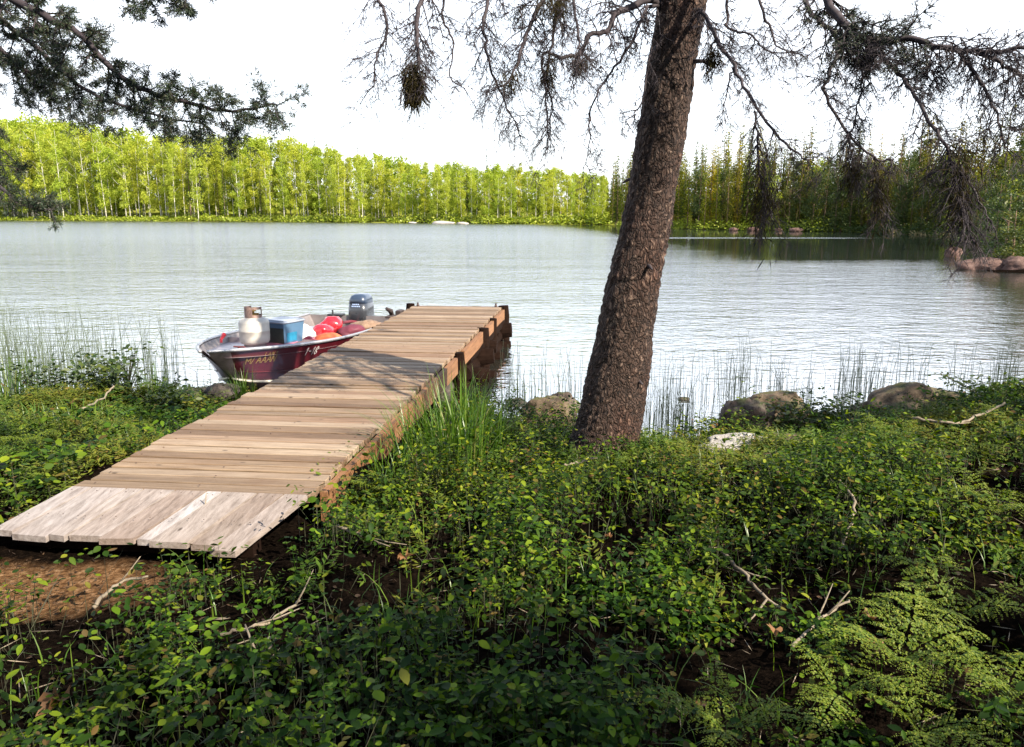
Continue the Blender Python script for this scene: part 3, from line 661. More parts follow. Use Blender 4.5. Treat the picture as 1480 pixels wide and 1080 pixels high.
load('red_bag', 'small crumpled red bag pressed against the tote', 'bag', bw(-.28, 2.15, .38), (.10, .09, .10), m_bagr, 17, .7)
load('burlap_sack', 'brown sack in the stern below the outboard motor', 'sack', bw(-.40, .72, .39), (.20, .24, .085), plain('brown_burlap', (.16, .10, .065), .9, var=.4, scale=18), 21)
# ------------------------------------------------------------------ boulders
def boulder(name, label, px, py, zb, dims, mat, seed, rz=0, sink=.35, cat='boulder', n=28, rough=.22):
    V, Fq = boulder_mesh(*dims, seed, rough, n=n); o = np_mesh(name, V, Fq, mat, smooth=True)
    q = P(px, py, zb); o.location = (q.x, q.y, zb + dims[2] * (1 - sink) - dims[2] * .35); o.rotation_euler = (0, 0, rz); return tag(o, label, cat)
boulder('boulder', 'tan boulder at the water edge just left of the leaning spruce', 792, 612, .07, (.21, .18, .19), M['rock_tan'], 2, .2)
boulder('boulder', 'small dark brown boulder behind the tan boulder by the spruce', 815, 594, .03, (.13, .12, .13), M['rock'], 31, .9)
boulder('boulder', 'reddish stone half buried between the dock and the tan boulder', 738, 628, .08, (.16, .12, .09), M['rock_red'], 4, .5)
boulder('boulder', 'dark grey pitted boulder on the shore right of the spruce', 1080, 622, .07, (.25, .19, .23), M['rock'], 5, .3, .3, rough=.3)
boulder('boulder', 'low mossy brown boulder behind the dark pitted boulder', 1122, 603, .05, (.27, .2, .18), M['rock_tan'], 23, .1)
boulder('boulder', 'flat pale whitish rock in the undergrowth below the pitted boulder', 1068, 655, .17, (.27, .16, .09), M['rock_white'], 8, .1, .2, 'rock')
boulder('boulder', 'large smooth brown boulder at the right side of the near shore', 1310, 612, .07, (.46, .3, .24), M['rock_tan'], 10, .0, .3)
boulder('boulder', 'tan stone behind the flat pale rock with grass against it', 1125, 652, .17, (.17, .12, .09), M['rock_red'], 44, .0, .2, 'rock')
for px, py, d, lab, sd_ in ((745, 583, (.10, .06, .035), 'flat dark stone breaking the water between dock and spruce', 6), (988, 578, (.06, .04, .02), 'tiny stone breaking the water right of the spruce trunk', 7),
                            (1350, 582, (.16, .06, .03), 'low wet stone in the water behind the large brown boulder', 9), 
                            (1377, 372, (.32, .3, .3), 'round brown rock standing in the water off the rocky point', 19)):
    boulder('stone', lab, px, py, 0, d, M['rock_dark'] if py > 400 else M['rock_red'], sd_, 0, .2, 'stone', 14)
boulder('boulder', 'dark rounded stone on the bank beside the boat bow', 322, 575, .12, (.15, .13, .11), M['rock_dark'], 51)
boulder('boulder', 'flat dark stone on the bank left of the boat bow', 282, 578, .08, (.20, .13, .09), M['rock_dark'], 52, .4)
boulder('boulder', 'long reddish rock shelf at the tip of the right point', 1425, 391, -.05, (1.0, .7, .30), M['rock_red'], 53, .3, .3)
boulder('boulder', 'rounded reddish boulder on the rock shelf at the right edge', 1470, 391, .0, (.6, .5, .34), M['rock_red'], 54, .1, .3)
for k, (px, py) in enumerate(((596, 322.6), (640, 323.2), (668, 323.4), (1060, 332.4), (1088, 332.6), (1125, 333.2), (1150, 333.4))):
    boulder('boulder', ['pale rock on the far shore left of the bright rock heap', 'largest pale rock of the heap on the far shore', 'pale rock at the right end of the far shore heap', 'leftmost grey rock at the foot of the right wood', 'second grey rock at the foot of the right wood', 'third grey rock at the foot of the right wood', 'rightmost grey rock at the foot of the right wood'][k],
            px, py, .1, ((.9, 1.0, .2), (2.2, 1.5, .4), (1.2, 1.2, .25), (.5, .5, .22), (.7, .5, .25), (.4, .5, .2), (.8, .5, .25))[k], M['rock_white'] if k < 3 else M['rock_red'], 70 + k, n=10)

# ------------------------------------------------------------------ tree prototypes (height 10)
def conifer_crown(h, levels, r0, q, wd, zlo=.12, droop=.45, per=9, dens=10):
    ps = []; ds = []; Ls = []; ws = []
    for i in range(levels):
        t = zlo + (1 - zlo) * (i + RNG.uniform(-.3, .3)) / levels; z = h * t; r = r0 * max(.09, (1 - t)) ** .75 * (1 if t > .25 else .75)
        nb = max(3, int(per * (1 - .6 * t)))
        for a in RNG.uniform(0, 2 * math.pi) + np.arange(nb) * 2 * math.pi / nb + RNG.normal(0, .25, nb):
            L = r * RNG.uniform(.55, 1.15)
            if RNG.random() < .08: continue
            u = RNG.uniform(.08, 1, max(2, int(dens * L / r0) + 2)); dv = np.array([math.cos(a), math.sin(a), 0])
            p = dv[None] * (u * L)[:, None] + np.array([0, 0, z]); p[:, 2] -= droop * L * u ** 1.4; p += RNG.normal(0, q * .25, p.shape)
            ps.append(p); dd = dv[None] + RNG.normal(0, .45, p.shape); dd[:, 2] -= .35; ds.append(dd)
            Ls.append(q * RNG.uniform(.7, 1.3, len(u))); ws.append(wd * RNG.uniform(.7, 1.3, len(u)))
    p = np.concatenate(ps); d = np.concatenate(ds); return quads(p, d, RNG.uniform(-1, 1, len(p)), np.concatenate(Ls), np.concatenate(ws))
def leafy_crown(h, n_cl, per, zlo, rx, cr, q):
    c = []; 
    while len(c) < n_cl:
        t = RNG.uniform(0, 1); rr_ = rx * math.sqrt(max(0, math.sin(math.pi * (t * .85 + .12)))); a = RNG.uniform(0, 6.283); k = rr_ * math.sqrt(RNG.random())
        c.append((k * math.cos(a), k * math.sin(a), h * (zlo + (1 - zlo) * t * .96)))
    c = np.repeat(np.array(c), per, 0); rad = np.repeat(RNG.uniform(.6, 1.25, n_cl) * cr, per)[:, None]
    p = c + unit(len(c)) * rad * RNG.uniform(.25, 1, (len(c), 1)) ** .6 * np.array([1, 1, .75])
    return quads(p, unit(len(p), -.8, .6), RNG.uniform(-1.5, 1.5, len(p)), q * RNG.uniform(.7, 1.4, len(p)), q * RNG.uniform(.6, 1.0, len(p)))
def trunk_mb(h, r, lean=.02, k=6, limbs=0, top=.97):
    mb = MB(); pts = []; n = 8; ax, ay = random.uniform(-lean, lean), random.uniform(-lean, lean)
    for i in range(n): t = i / (n - 1) * top; pts.append((h * ax * t + random.uniform(-.01, .01) * h * .3, h * ay * t, h * t - .3 * (i == 0)))
    mb.tube(pts, [r * (1.25 if i == 0 else 1 - .85 * i / (n - 1)) for i in range(n)], k)
    for j in range(limbs):
        t = random.uniform(.35, .85); a = random.uniform(0, 6.28); L = h * .13
        mb.tube([(h * ax * t, h * ay * t, h * t), (L * .6 * math.cos(a), L * .6 * math.sin(a), h * t + L * .5), (L * math.cos(a), L * math.sin(a), h * t + L * .95)], [r * .35, r * .22, r * .1], 3)
    return mb
def proto(name, label, cat, crown, mat, tr, tmat, tname='trunk', cname='crown'):
    t = thing(name, label, cat, (0, -40, 0)); tr.build(tname, tmat, t, True); np_mesh(cname, *crown, mat, t); return t

px_sh = np.array([p[0] for p in far_px] + [1480]); py_sh = np.array([p[1] for p in far_px] + [366])
top_px = [(-60, 180), (60, 178), (140, 184), (230, 195), (320, 203), (400, 201), (445, 207), (520, 222), (600, 233), (700, 240), (760, 241), (850, 250), (870, 250), (884, 246), (900, 240), (960, 226), (1010, 222), (1060, 214), (1120, 212), (1200, 205), (1290, 204), (1330, 199), (1400, 204), (1480, 196), (1560, 190)]
tpx = np.array([p[0] for p in top_px]); tpy = np.array([p[1] for p in top_px])
ASP = [proto('aspen', 'pale-trunked aspen with lime green leaves in the wood along the far shore', 'tree', leafy_crown(10, n_, 95, zl, rx, .62, .155), M['aspen'], trunk_mb(10, .075, .04, 6, 5), M['pale_bark'])
       for n_, zl, rx in ((34, .16, 1.0), (40, .10, 1.15), (30, .32, .95), (36, .22, 1.2), (46, .03, 1.2))]
CON = [proto('conifer', 'narrow pointed conifer in the wood on the right shore', 'tree', conifer_crown(10, lv, r_, .20, .10, zl, dr, 9, 15), M['conifer'], trunk_mb(10, .11, .01, 5), M['dark_bark'])
       for lv, r_, zl, dr in ((40, 1.0, .08, .5), (36, .8, .2, .35), (42, 1.2, .04, .55), (32, .7, .28, .4))]
M['conifer_sunlit'] = leaf_mat('sunlit_conifer_needles', [(0, (.10, .11, .010)), (.5, (.20, .20, .014)), (1, (.32, .29, .03))], .7, .4, .15, [(0, (.7, .8, .7)), (.5, (1, 1, 1)), (1, (1.3, 1.1, .7))])  # conifer needles brightened to paint golden sunlight on part of the right wood
CON3 = [proto('conifer', 'conifer with sunlight painted into its yellow green needles in the wood just right of the leaning spruce', 'tree', conifer_crown(10, lv, r_, .20, .10, zl, dr, 9, 15), M['conifer_sunlit'], trunk_mb(10, .10, .01, 5), M['dark_bark'])
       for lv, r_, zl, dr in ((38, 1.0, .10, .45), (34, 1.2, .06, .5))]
CON2 = [proto('conifer', 'conifer with shade painted into its dark needles in the wood on the right shore', 'tree', conifer_crown(10, lv, r_, .20, .10, zl, dr, 9, 15), M['conifer_shaded'], trunk_mb(10, .11, .01, 5), M['dark_bark'])
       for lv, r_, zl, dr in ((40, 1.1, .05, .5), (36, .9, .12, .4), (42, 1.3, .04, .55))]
BSH = [proto('broadleaf_tree', 'rounded dark green broadleaf tree in the wood on the right shore', 'tree', leafy_crown(10, n_, 90, zl, rx, 1.0, .22), M['bush'], trunk_mb(10, .16, .03, 5, 6), M['dark_bark'])
       for n_, zl, rx in ((34, .12, 2.2), (40, .08, 2.7), (30, .2, 1.9))]
used = set()
def put(pr, loc, h, wx=1.0, label=None, group=None):
    s_ = h / 10; rz = random.uniform(0, 6.28); sc = (s_ * wx, s_ * wx, s_)
    if id(pr) not in used and label is None:
        used.add(id(pr)); pr.location = loc; pr.scale = sc; pr.rotation_euler = (0, 0, rz)
        if group: pr["group"] = group
        return pr
    return dup(pr, loc, sc, rz, label, group)
spots = []
def row(off, step, hfrac, jit, x0=-30, x1=1500):
    px = x0
    while px < x1:
        q = px + random.uniform(-.4, .4) * step; b_ = P(q, float(np.interp(q, px_sh, py_sh))); d = Vector((b_.x, b_.y, 0)); L = d.length
        k = off * (1 if q < 885 else .55) + random.uniform(0, jit) * (1 if q < 885 else .6)
        if q > 1330: k = k * .6
        w = d * ((L + k) / L); top = float(np.interp(q, tpx, tpy)); ztop = CAM_H + (311 - top) / 1113 * w.y * .98
        spots.append((q, w.x, w.y, ztop, hfrac * random.uniform(.86, 1.04), off)); px += step * (1.0 if q < 885 else .8)
row(1.5, 17, .84, 3); row(6, 13, .93, 5); row(13, 12, .99, 8); row(24, 13, 1.02, 14)
row(3, 9, .95, 8, 868, 935); row(18, 12, 1.0, 9, 868, 1010)
zs = gz(np.array([s_[1] for s_ in spots]), np.array([s_[2] for s_ in spots]))
cnt = {'a': 0, 'c': 0, 'b': 0}
for (q, x, y, zt, hf, off), z in zip(spots, zs):
    h = max(3.0, (zt - float(z)) * hf); u = random.random(); loc = (x, y, float(z) - .1)
    if q < 875: kind = 'a' if u > .07 else 'c'
    elif q < 915: kind = 'c'
    elif q < 1130: kind = 'c' if u < .86 else ('a' if u < .92 else 'b')
    elif q < 1250: kind = 'c' if u < .5 else ('a' if u < .68 else 'b')
    else: kind = 'c' if u < .5 else ('a' if u < .58 else 'b')
    if off < 2 and kind == 'a' and q < 875 and u > .55: continue
    cnt[kind] += 1
    if kind == 'a': put(random.choice(ASP), loc, h * (1 if q < 880 else .8), random.uniform(.75, 1.1) * (1.15 if h < 12 else .85), group='aspens along the far shore')
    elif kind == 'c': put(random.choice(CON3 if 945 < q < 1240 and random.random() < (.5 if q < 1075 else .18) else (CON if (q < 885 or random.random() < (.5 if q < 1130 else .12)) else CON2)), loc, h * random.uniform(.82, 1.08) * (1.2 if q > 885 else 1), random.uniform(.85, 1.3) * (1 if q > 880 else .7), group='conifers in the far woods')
    else: put(random.choice(BSH), loc, h * random.uniform(.62, .98), random.uniform(.6, .9), group='broadleaf trees on the right shore')
for pr in CON: pr["label"] = 'narrow pointed conifer in the far woods'
for o in list(COL.objects):
    if o.get("label") == 'narrow pointed conifer in the wood on the right shore': o["label"] = 'narrow pointed conifer in the far woods'
for (q, top) in ((460, 196), (521, 210), (704, 218), (688, 236), (811, 240), (908, 232)):   # spires that stand above the aspens
    b_ = P(q, float(np.interp(q, px_sh, py_sh))); k = 1.16; x, y = b_.x * k, b_.y * k; z = gz1(x, y)
    put(CON[3], (x, y, z), CAM_H + (311 - top) / 1113 * y - z, .55, group='conifers in the far woods')
print('TREES', cnt)

# far wood behind the first rows, and the undergrowth along the far shore
parts = []; parts2 = []
for i in range(320):
    q = random.uniform(-40, 1500); b_ = P(q, float(np.interp(q, px_sh, py_sh))); k = random.uniform(1.1, 1.22) if q < 885 else random.uniform(1.16, 1.4)
    x, y = b_.x * k, b_.y * k; z = gz1(x, y); top = float(np.interp(q, tpx, tpy)) + (random.uniform(-1, 9) if q < 880 else random.uniform(22, 40)); h = max(3, CAM_H + (311 - top) / 1113 * y - z)
    V, Fq = leafy_crown(10, 18, 40, .05, 1.6, .9, .34); V = V * np.array([h / 12, h / 12, h / 10]) + np.array([x, y, z]); (parts if q < 880 else parts2).append((V, Fq))
tag(np_mesh('distant_wood', *join(parts2), M['conifer']), 'dark mass of trees behind the front rows on the right shore', 'wood', kind='stuff')
tag(np_mesh('distant_wood', *join(parts), M['aspen']), 'mass of leafy trees behind the front rows of the far shore woods', 'wood', kind='stuff')
def shore_growth(x0, x1, n, hmax, q, mat, name, label):
    pos = []
    for i in range(n):
        a = random.uniform(x0, x1); b_ = P(a, float(np.interp(a, px_sh, py_sh))); L = b_.length; k = (L + random.uniform(.3, 7) * (1 if a < 885 else .5)) / L
        pos.append((b_.x * k, b_.y * k, a))
    pos = np.array(pos); z = gz(pos[:, 0], pos[:, 1]); r_ = hmax * RNG.uniform(.35, 1, n) * (.6 + .8 * vn(pos[:, 2] * .03, pos[:, 2] * 0)); per = 30
    c = np.repeat(np.stack([pos[:, 0], pos[:, 1], z], 1), per, 0); rr_ = np.repeat(r_, per)[:, None]; u = unit(n * per, 0, 1)
    p = c + u * rr_ * RNG.uniform(.5, 1, (n * per, 1)) * np.array([1.1, 1.1, .9])
    tag(np_mesh(name, *quads(p, unit(n * per, -.5, .7), RNG.uniform(-1.5, 1.5, n * per), q * RNG.uniform(.6, 1.3, n * per), q * RNG.uniform(.5, .9, n * per)), mat), label, 'undergrowth', kind='stuff')
shore_growth(-40, 885, 700, 2.2, .55, M['shorebush'], 'shore_undergrowth', 'bright green bushes and grass along the far left shore')
shore_growth(890, 1200, 260, 1.7, .26, M['shorebush'], 'shore_undergrowth', 'yellow green bushes at the foot of the conifers on the right')
shore_growth(1120, 1490, 420, 1.6, .2, M['bush'], 'shore_undergrowth', 'dark green bushes along the right shore')
shore_growth(1290, 1425, 220, .55, .14, plain('dry_shore_grass', (.30, .24, .11), .9), 'shore_grass', 'dry straw coloured grass along the right shore')
# trees and bushes on the near right point
for k, (px, py, h, w_, lab, pr) in enumerate(((1462, 384, 1.9, 2.0, 'low bushy shrub behind the rock shelf at the right edge', BSH[0]), (1452, 376, 2.6, 1.5, 'taller dark shrub behind the low bushy one on the point', BSH[1]), (1492, 380, 5.2, .9, 'tall dark broadleaf tree cut by the right edge of the photo', BSH[2]),
                                             (1474, 362, 5.6, .9, 'broadleaf tree with thin crown behind the point', BSH[0]), (1515, 376, 6.0, 1.0, 'conifer just beyond the right edge on the point', CON[2]), (1438, 360, 3.4, 1.0, 'small round tree on the shore left of the point', BSH[1]), (1408, 349, 4.6, 1.0, 'slim conifer leaning over the dry grass on the right shore', CON[0]))):
    q = P(px, py, .1); put(pr, (q.x, q.y, max(0, gz1(q.x, q.y)) - .05), h, w_, lab)
# trees on the near bank just right of the view: their shade falls on the foreground
for x, y, h, w_, pr, lab in ((4.7, -1.6, 6.0, 1.3, CON[2], 'broad spruce on the near bank behind the viewer to the right'), (3.5, -.9, 4.3, 1.0, BSH[2], 'slim broadleaf tree on the near bank beside the viewer'), (2.3, -2.4, 6.2, 1.0, CON[2], 'spruce on the near bank behind the viewer'), (5.2, -.4, 5.6, .9, CON[0], 'second spruce on the near right bank'),
                            (7.1, 2.2, 5.2, .9, BSH[2], 'broadleaf tree on the near right bank nearest the water'), (6.3, .9, 4.6, 1.0, CON[1], 'thin spruce between the trees on the near right bank')):
    put(pr, (x, y, gz1(x, y) - .05), h, w_, lab)

for x, y, h, w_, pr, lab in ((-9, -3, 11, 1.0, CON2[0], 'tall dark spruce added behind the viewer on the far left to block sky light'), (-6, -5.5, 12, .9, BSH[0], 'tall broadleaf tree added behind the viewer on the left to block sky light'), (-3.2, -4, 10, 1.1, CON2[2], 'tall dark spruce added close behind the viewer on the left to block sky light'), (-.6, -6, 12, 1.0, BSH[1], 'tall broadleaf tree added straight behind the viewer to block sky light'),  # unseen trees added around the viewer to cut sky light on the foreground
                            (2.2, -6.2, 11, 1.1, CON2[0], 'tall dark spruce added straight behind the viewer to block sky light'), (-1.6, -2.4, 7, .8, CON2[1], 'young spruce added just behind the viewer to block sky light'), (-11, 1.0, 9, 1.0, CON2[2], 'dark spruce added on the left bank outside the view to block sky light'), (4.6, -5.2, 9, .9, BSH[1], 'broadleaf tree added behind the viewer on the right to block sky light')):
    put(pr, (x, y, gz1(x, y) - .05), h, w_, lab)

# ------------------------------------------------------------------ the leaning spruce
def resample(pts, n):
    pts = [Vector(p) for p in pts]; out = []; m_ = len(pts) - 1
    for i in range(n):
        t = i / (n - 1) * m_; k = min(int(t), m_ - 1); f = t - k
        a, b_, c_, d_ = pts[max(k - 1, 0)], pts[k], pts[k + 1], pts[min(k + 2, m_)]
        out.append(.5 * ((2 * b_) + (c_ - a) * f + (2 * a - 5 * b_ + 4 * c_ - d_) * f * f + (3 * b_ - a - 3 * c_ + d_) * f ** 3))
    return out
spr = thing('leaning_spruce', 'big spruce leaning right on the shore with scaly brown bark and drooping dead branches', 'tree', P(875, 648, .2))
so_ = Vector(spr.location)
def loc_(p): return Vector(p) - so_
cl_ = [(866, 668, 5.22, 62), (872, 648, 5.21, 52), (879, 618, 5.19, 47), (890, 560, 5.15, 43.5), (903, 480, 5.08, 40), (919, 400, 5.0, 37), (938, 300, 4.93, 34.5), (955, 200, 4.85, 33.5), (969, 100, 4.77, 33.5), (986, 0, 4.7, 34), (1000, -100, 4.62, 33.5), (1014, -220, 4.5, 33), (1030, -380, 4.4, 33), (1050, -640, 4.25, 31), (1075, -1000, 4.1, 27)]
cpts = resample([D(a, b_, c_) for a, b_, c_, d_ in cl_], 260); crad = np.interp(np.linspace(0, 1, 260), np.linspace(0, 1, len(cl_)), [d_ / 1113 * c_ for a, b_, c_, d_ in cl_])
KT = 110; V = np.zeros((260, KT, 3)); u = Vector((1, 0, 0))
for i, p in enumerate(cpts):
    t = (cpts[min(i + 1, 259)] - cpts[max(i - 1, 0)]).normalized(); u = (u - t * u.dot(t)).normalized(); w = t.cross(u)
    for j in range(KT):
        a = 2 * math.pi * j / KT; d = u * math.cos(a) + w * math.sin(a); q = p + d * crad[i]
        n_ = Vector((q.x * 1.0, q.y * 1.0, q.z * .6))
        vd = noise.voronoi(n_ * 28)[0]; sc = min(1, (vd[1] - vd[0]) * 2.0)
        k = .012 * sc + .006 * noise.noise(n_ * 14) + .012 * noise.noise(n_ * 4) + .004 * noise.noise(n_ * 50)
        if i < 26: k += (26 - i) / 26 * .06 * max(0, math.sin(a * 2.5 + 1.1) * .6 + noise.noise(Vector((math.cos(a) * 1.3, math.sin(a) * 1.3, 3)))) 
        V[i, j] = loc_(p + d * (crad[i] * .975 + k))
idx = np.arange(260 * KT).reshape(260, KT)
np_mesh('trunk', V.reshape(-1, 3), np.stack([idx[:-1], np.roll(idx[:-1], -1, 1), np.roll(idx[1:], -1, 1), idx[1:]], -1).reshape(-1, 4), M['bark'], spr, True)

for i_, a_, L_ in ((150, -.6, .16), (118, 2.4, .10), (176, .3, .12), (96, -1.3, .07), (205, -1.9, .2), (60, -.9, .05)):
    t_ = (cpts[i_ + 1] - cpts[i_]).normalized(); d_ = Vector((math.cos(a_), math.sin(a_) , .15)); d_ = (d_ - t_ * d_.dot(t_)).normalized(); q_ = loc_(cpts[i_]) + d_ * crad[i_] * .9
    mb = MB(); mb.tube([q_, q_ + d_ * L_ * .5, q_ + d_ * L_ + Vector((0, 0, -L_ * .25))], [.016, .011, .006], 7); mb.build('branch_stub', M['twig'], spr, True)
def grow(mb, p, d, L, r, lvl, droop, tips, wild=.35, kid=(5, 3)):
    n = max(3, int(L / .035)); n = min(n, 12); st = L / n; pts = [p.copy()]; d = d.normalized()
    for i in range(n):
        d = (d + Vector((random.gauss(0, 1), random.gauss(0, 1), random.gauss(0, 1))) * wild * .32 + Vector((0, 0, -droop * .16))).normalized(); p = p + d * st; pts.append(p.copy())
    mb.tube(pts, [r * (1 - .75 * i / n) for i in range(n + 1)], 3, False); tips.append((pts, lvl))
    if lvl > 0:
        for k in range(kid[lvl - 1 if lvl - 1 < len(kid) else -1] if lvl <= len(kid) else 5):
            i = random.randint(1, n - 1); t = (pts[i + 1] - pts[i]).normalized(); s_ = Vector((random.gauss(0, 1), random.gauss(0, 1), random.gauss(0, .8))); s_ = (s_ - t * s_.dot(t)).normalized()
            grow(mb, pts[i], t * .55 + s_ * random.uniform(.6, 1.1), L * random.uniform(.28, .55), r * .55, lvl - 1, droop, tips, wild, kid)
def branch(name, pxs, r0, r1, parent, nkids, klen, droop, mat=None, k=6, kid=(4, 4), lvl=2, wild=.4, origin=None, t0=.05, knees=.004):
    pts = resample([D(*q) for q in pxs], 5 * len(pxs)); pts = [q + Vector((random.gauss(0, 1), random.gauss(0, 1), random.gauss(0, 1))) * knees for q in pts]
    og = so_ if origin is None else origin; pts = [q - og for q in pts]; n = len(pts)
    mb = MB(); mb.tube(pts, [r0 + (r1 - r0) * (i / (n - 1)) ** .8 for i in range(n)], k); tips = []
    for j in range(nkids):
        t = t0 + (1 - t0) * (j + random.random()) / nkids; i = min(n - 2, int(t * (n - 1))); tg = (pts[i + 1] - pts[i]).normalized()
        s_ = Vector((random.gauss(0, 1), random.gauss(0, .8), random.gauss(0, .7))); s_ = (s_ - tg * s_.dot(tg)).normalized()
        grow(mb, pts[i].lerp(pts[i + 1], random.random()), tg * .5 + s_ + Vector((0, 0, -.35 * droop)), klen * random.uniform(.45, 1.15), max(.0028, (r0 + (r1 - r0) * t) * .33), lvl, droop, tips, wild, kid)
    return mb.build(name, mat or M['twig'], parent, True), pts, tips
def tuft(parent, c, n, size, spread, mat=None, name='lichen', hang=1.0, wd=.0036, og=None):
    c = np.array(c - (so_ if og is None else og)); p = c + RNG.normal(0, 1, (n, 3)) * np.array(spread)
    d = RNG.normal(0, .55, (n, 3)) + np.array([0, 0, -hang]); 
    return tag(np_mesh(name, *quads(p, d, RNG.uniform(-2, 2, n), size * RNG.uniform(.5, 1.5, n), wd * RNG.uniform(.6, 1.6, n)), mat or M['lichen'], parent), kind='stuff')
BR = [  # pixel polyline with depth, base and tip radius, twigs, twig length, droop
    ([(962, 10, 4.72), (936, 0, 4.6), (905, 14, 4.5), (889, 18, 4.45), (879, 44, 4.4), (852, 51, 4.36), (838, 78, 4.34), (815, 82, 4.3), (784, 80, 4.28), (788, 130, 4.27), (792, 200, 4.27)], .026, .004, 20, .24, .9),
    ([(985, -60, 4.66), (900, -70, 4.5), (810, -40, 4.3), (784, 0, 4.2), (767, 37, 4.15), (755, 68, 4.12), (740, 111, 4.1), (716, 130, 4.1)], .024, .004, 30, .26, .8),
    ([(995, -140, 4.6), (800, -210, 4.2), (660, -100, 3.9), (610, 0, 3.75), (602, 44, 3.72), (605, 88, 3.7), (598, 112, 3.7)], .022, .006, 26, .24, .8),
    ([(990, -100, 4.62), (760, -110, 4.4), (720, -30, 4.3), (700, 25, 4.25), (702, 60, 4.22), (712, 105, 4.2), (735, 160, 4.2), (748, 178, 4.2)], .018, .003, 30, .24, .8),
    ([(960, 20, 4.7), (939, 10, 4.6), (909, 68, 4.52), (879, 111, 4.5), (852, 162, 4.48), (853, 203, 4.47), (843, 243, 4.47)], .013, .002, 18, .17, 1.0),
    ([(955, 60, 4.72), (940, 80, 4.6), (929, 142, 4.58), (915, 165, 4.57), (899, 178, 4.57)], .010, .002, 12, .15, .9),
    ([(990, -110, 4.6), (700, -160, 4.1), (580, -90, 3.9), (545, -20, 3.85), (560, 40, 3.83), (545, 80, 3.82), (540, 125, 3.8)], .018, .003, 24, .22, .9),
    ([(985, -80, 4.6), (830, -50, 4.35), (800, 60, 4.3), (790, 110, 4.28), (798, 160, 4.27), (790, 220, 4.27)], .014, .0025, 22, .2, 1.1),
    ([(990, -90, 4.6), (860, -90, 4.2), (830, 0, 4.05), (838, 60, 4.0), (830, 110, 4.0)], .014, .003, 20, .2, 1.0),
    ([(995, -140, 4.6), (740, -190, 4.2), (660, -60, 4.05), (640, 20, 4.0), (655, 60, 4.0), (650, 110, 4.0), (672, 128, 4.0)], .013, .002, 12, .16, .6),
    # right of the trunk
    ([(1004, 12, 4.68), (1018, 20, 4.5), (1036, 55, 4.3), (1060, 96, 4.1), (1090, 152, 3.9), (1138, 211, 3.75), (1167, 233, 3.7)], .016, .004, 22, .2, 1.2),
    ([(1010, -60, 4.6), (1040, -40, 4.4), (1052, 20, 4.3), (1052, 40, 4.28), (1086, 52, 4.2), (1108, 74, 4.15), (1156, 78, 4.1)], .012, .003, 20, .2, .7),
    ([(1015, -160, 4.55), (1090, -120, 4.3), (1097, 0, 4.1), (1115, 44, 4.05), (1123, 67, 4.02), (1150, 75, 4.0)], .012, .003, 16, .2, .8),
    ([(1015, -200, 4.5), (1120, -150, 4.0), (1162, 0, 3.7), (1182, 30, 3.66), (1212, 63, 3.62), (1197, 111, 3.6), (1193, 137, 3.58), (1227, 196, 3.55), (1262, 226, 3.52), (1290, 232, 3.5)], .016, .004, 30, .2, .9),
    ([(1020, -260, 4.45), (1100, -190, 3.9), (1190, -10, 3.4), (1227, 41, 3.3), (1256, 59, 3.26), (1312, 56, 3.2), (1367, 69, 3.12), (1412, 76, 3.06), (1480, 70, 2.98), (1560, 60, 2.9)], .024, .006, 46, .2, .8),
    ([(1245, 54, 3.27), (1260, 67, 3.24), (1297, 104, 3.18), (1323, 141, 3.12), (1353, 193, 3.05), (1372, 215, 3.02)], .011, .006, 24, .17, .9),
    ([(1385, 72, 3.09), (1390, 80, 3.06), (1415, 115, 3.02), (1434, 148, 3.0), (1445, 185, 2.98), (1454, 215, 2.97)], .009, .003, 18, .16, 1.0),
    ([(1412, 76, 3.06), (1456, 96, 3.0), (1480, 112, 2.97), (1530, 150, 2.9)], .010, .004, 20, .17, .9),
    ([(1330, 60, 3.18), (1345, 95, 3.15), (1352, 120, 3.13)], .006, .002, 10, .14, 1.0),
    ([(1235, 45, 3.29), (1245, 110, 3.28), (1238, 160, 3.3), (1229, 200, 3.32)], .006, .002, 14, .15, 1.0),
]
bos = []
for bx in BR: bos.append(branch('branch', bx[0], bx[1], bx[2], spr, int(bx[3] * 1.9), bx[4] * 1.12, bx[5], kid=(5, 9), wild=.3))
# hanging masses of fine dead twigs on the right
for (pxs, nk, kl) in (([(1092, 160, 3.9), (1095, 215, 3.88), (1100, 265, 3.87), (1112, 310, 3.86)], 46, .22), ([(1227, 196, 3.55), (1230, 225, 3.54), (1232, 262, 3.54)], 26, .13), ([(1262, 226, 3.52), (1266, 262, 3.5), (1272, 315, 3.5)], 26, .14),
                      ([(1367, 207, 3.03), (1380, 250, 3.0), (1392, 300, 2.98), (1400, 345, 2.97)], 56, .19), ([(1385, 240, 3.0), (1415, 290, 2.97), (1440, 335, 2.95)], 8, .08), ([(1060, 96, 4.1), (1050, 130, 4.1), (1042, 180, 4.1)], 14, .14), ([(1036, 55, 4.3), (1026, 75, 4.3), (1022, 110, 4.3)], 12, .12)):
    bos.append(branch('hanging_twigs', pxs, .006, .002, spr, int(nk * 1.3), kl, 1.6, kid=(3, 5), wild=.3, knees=.004))
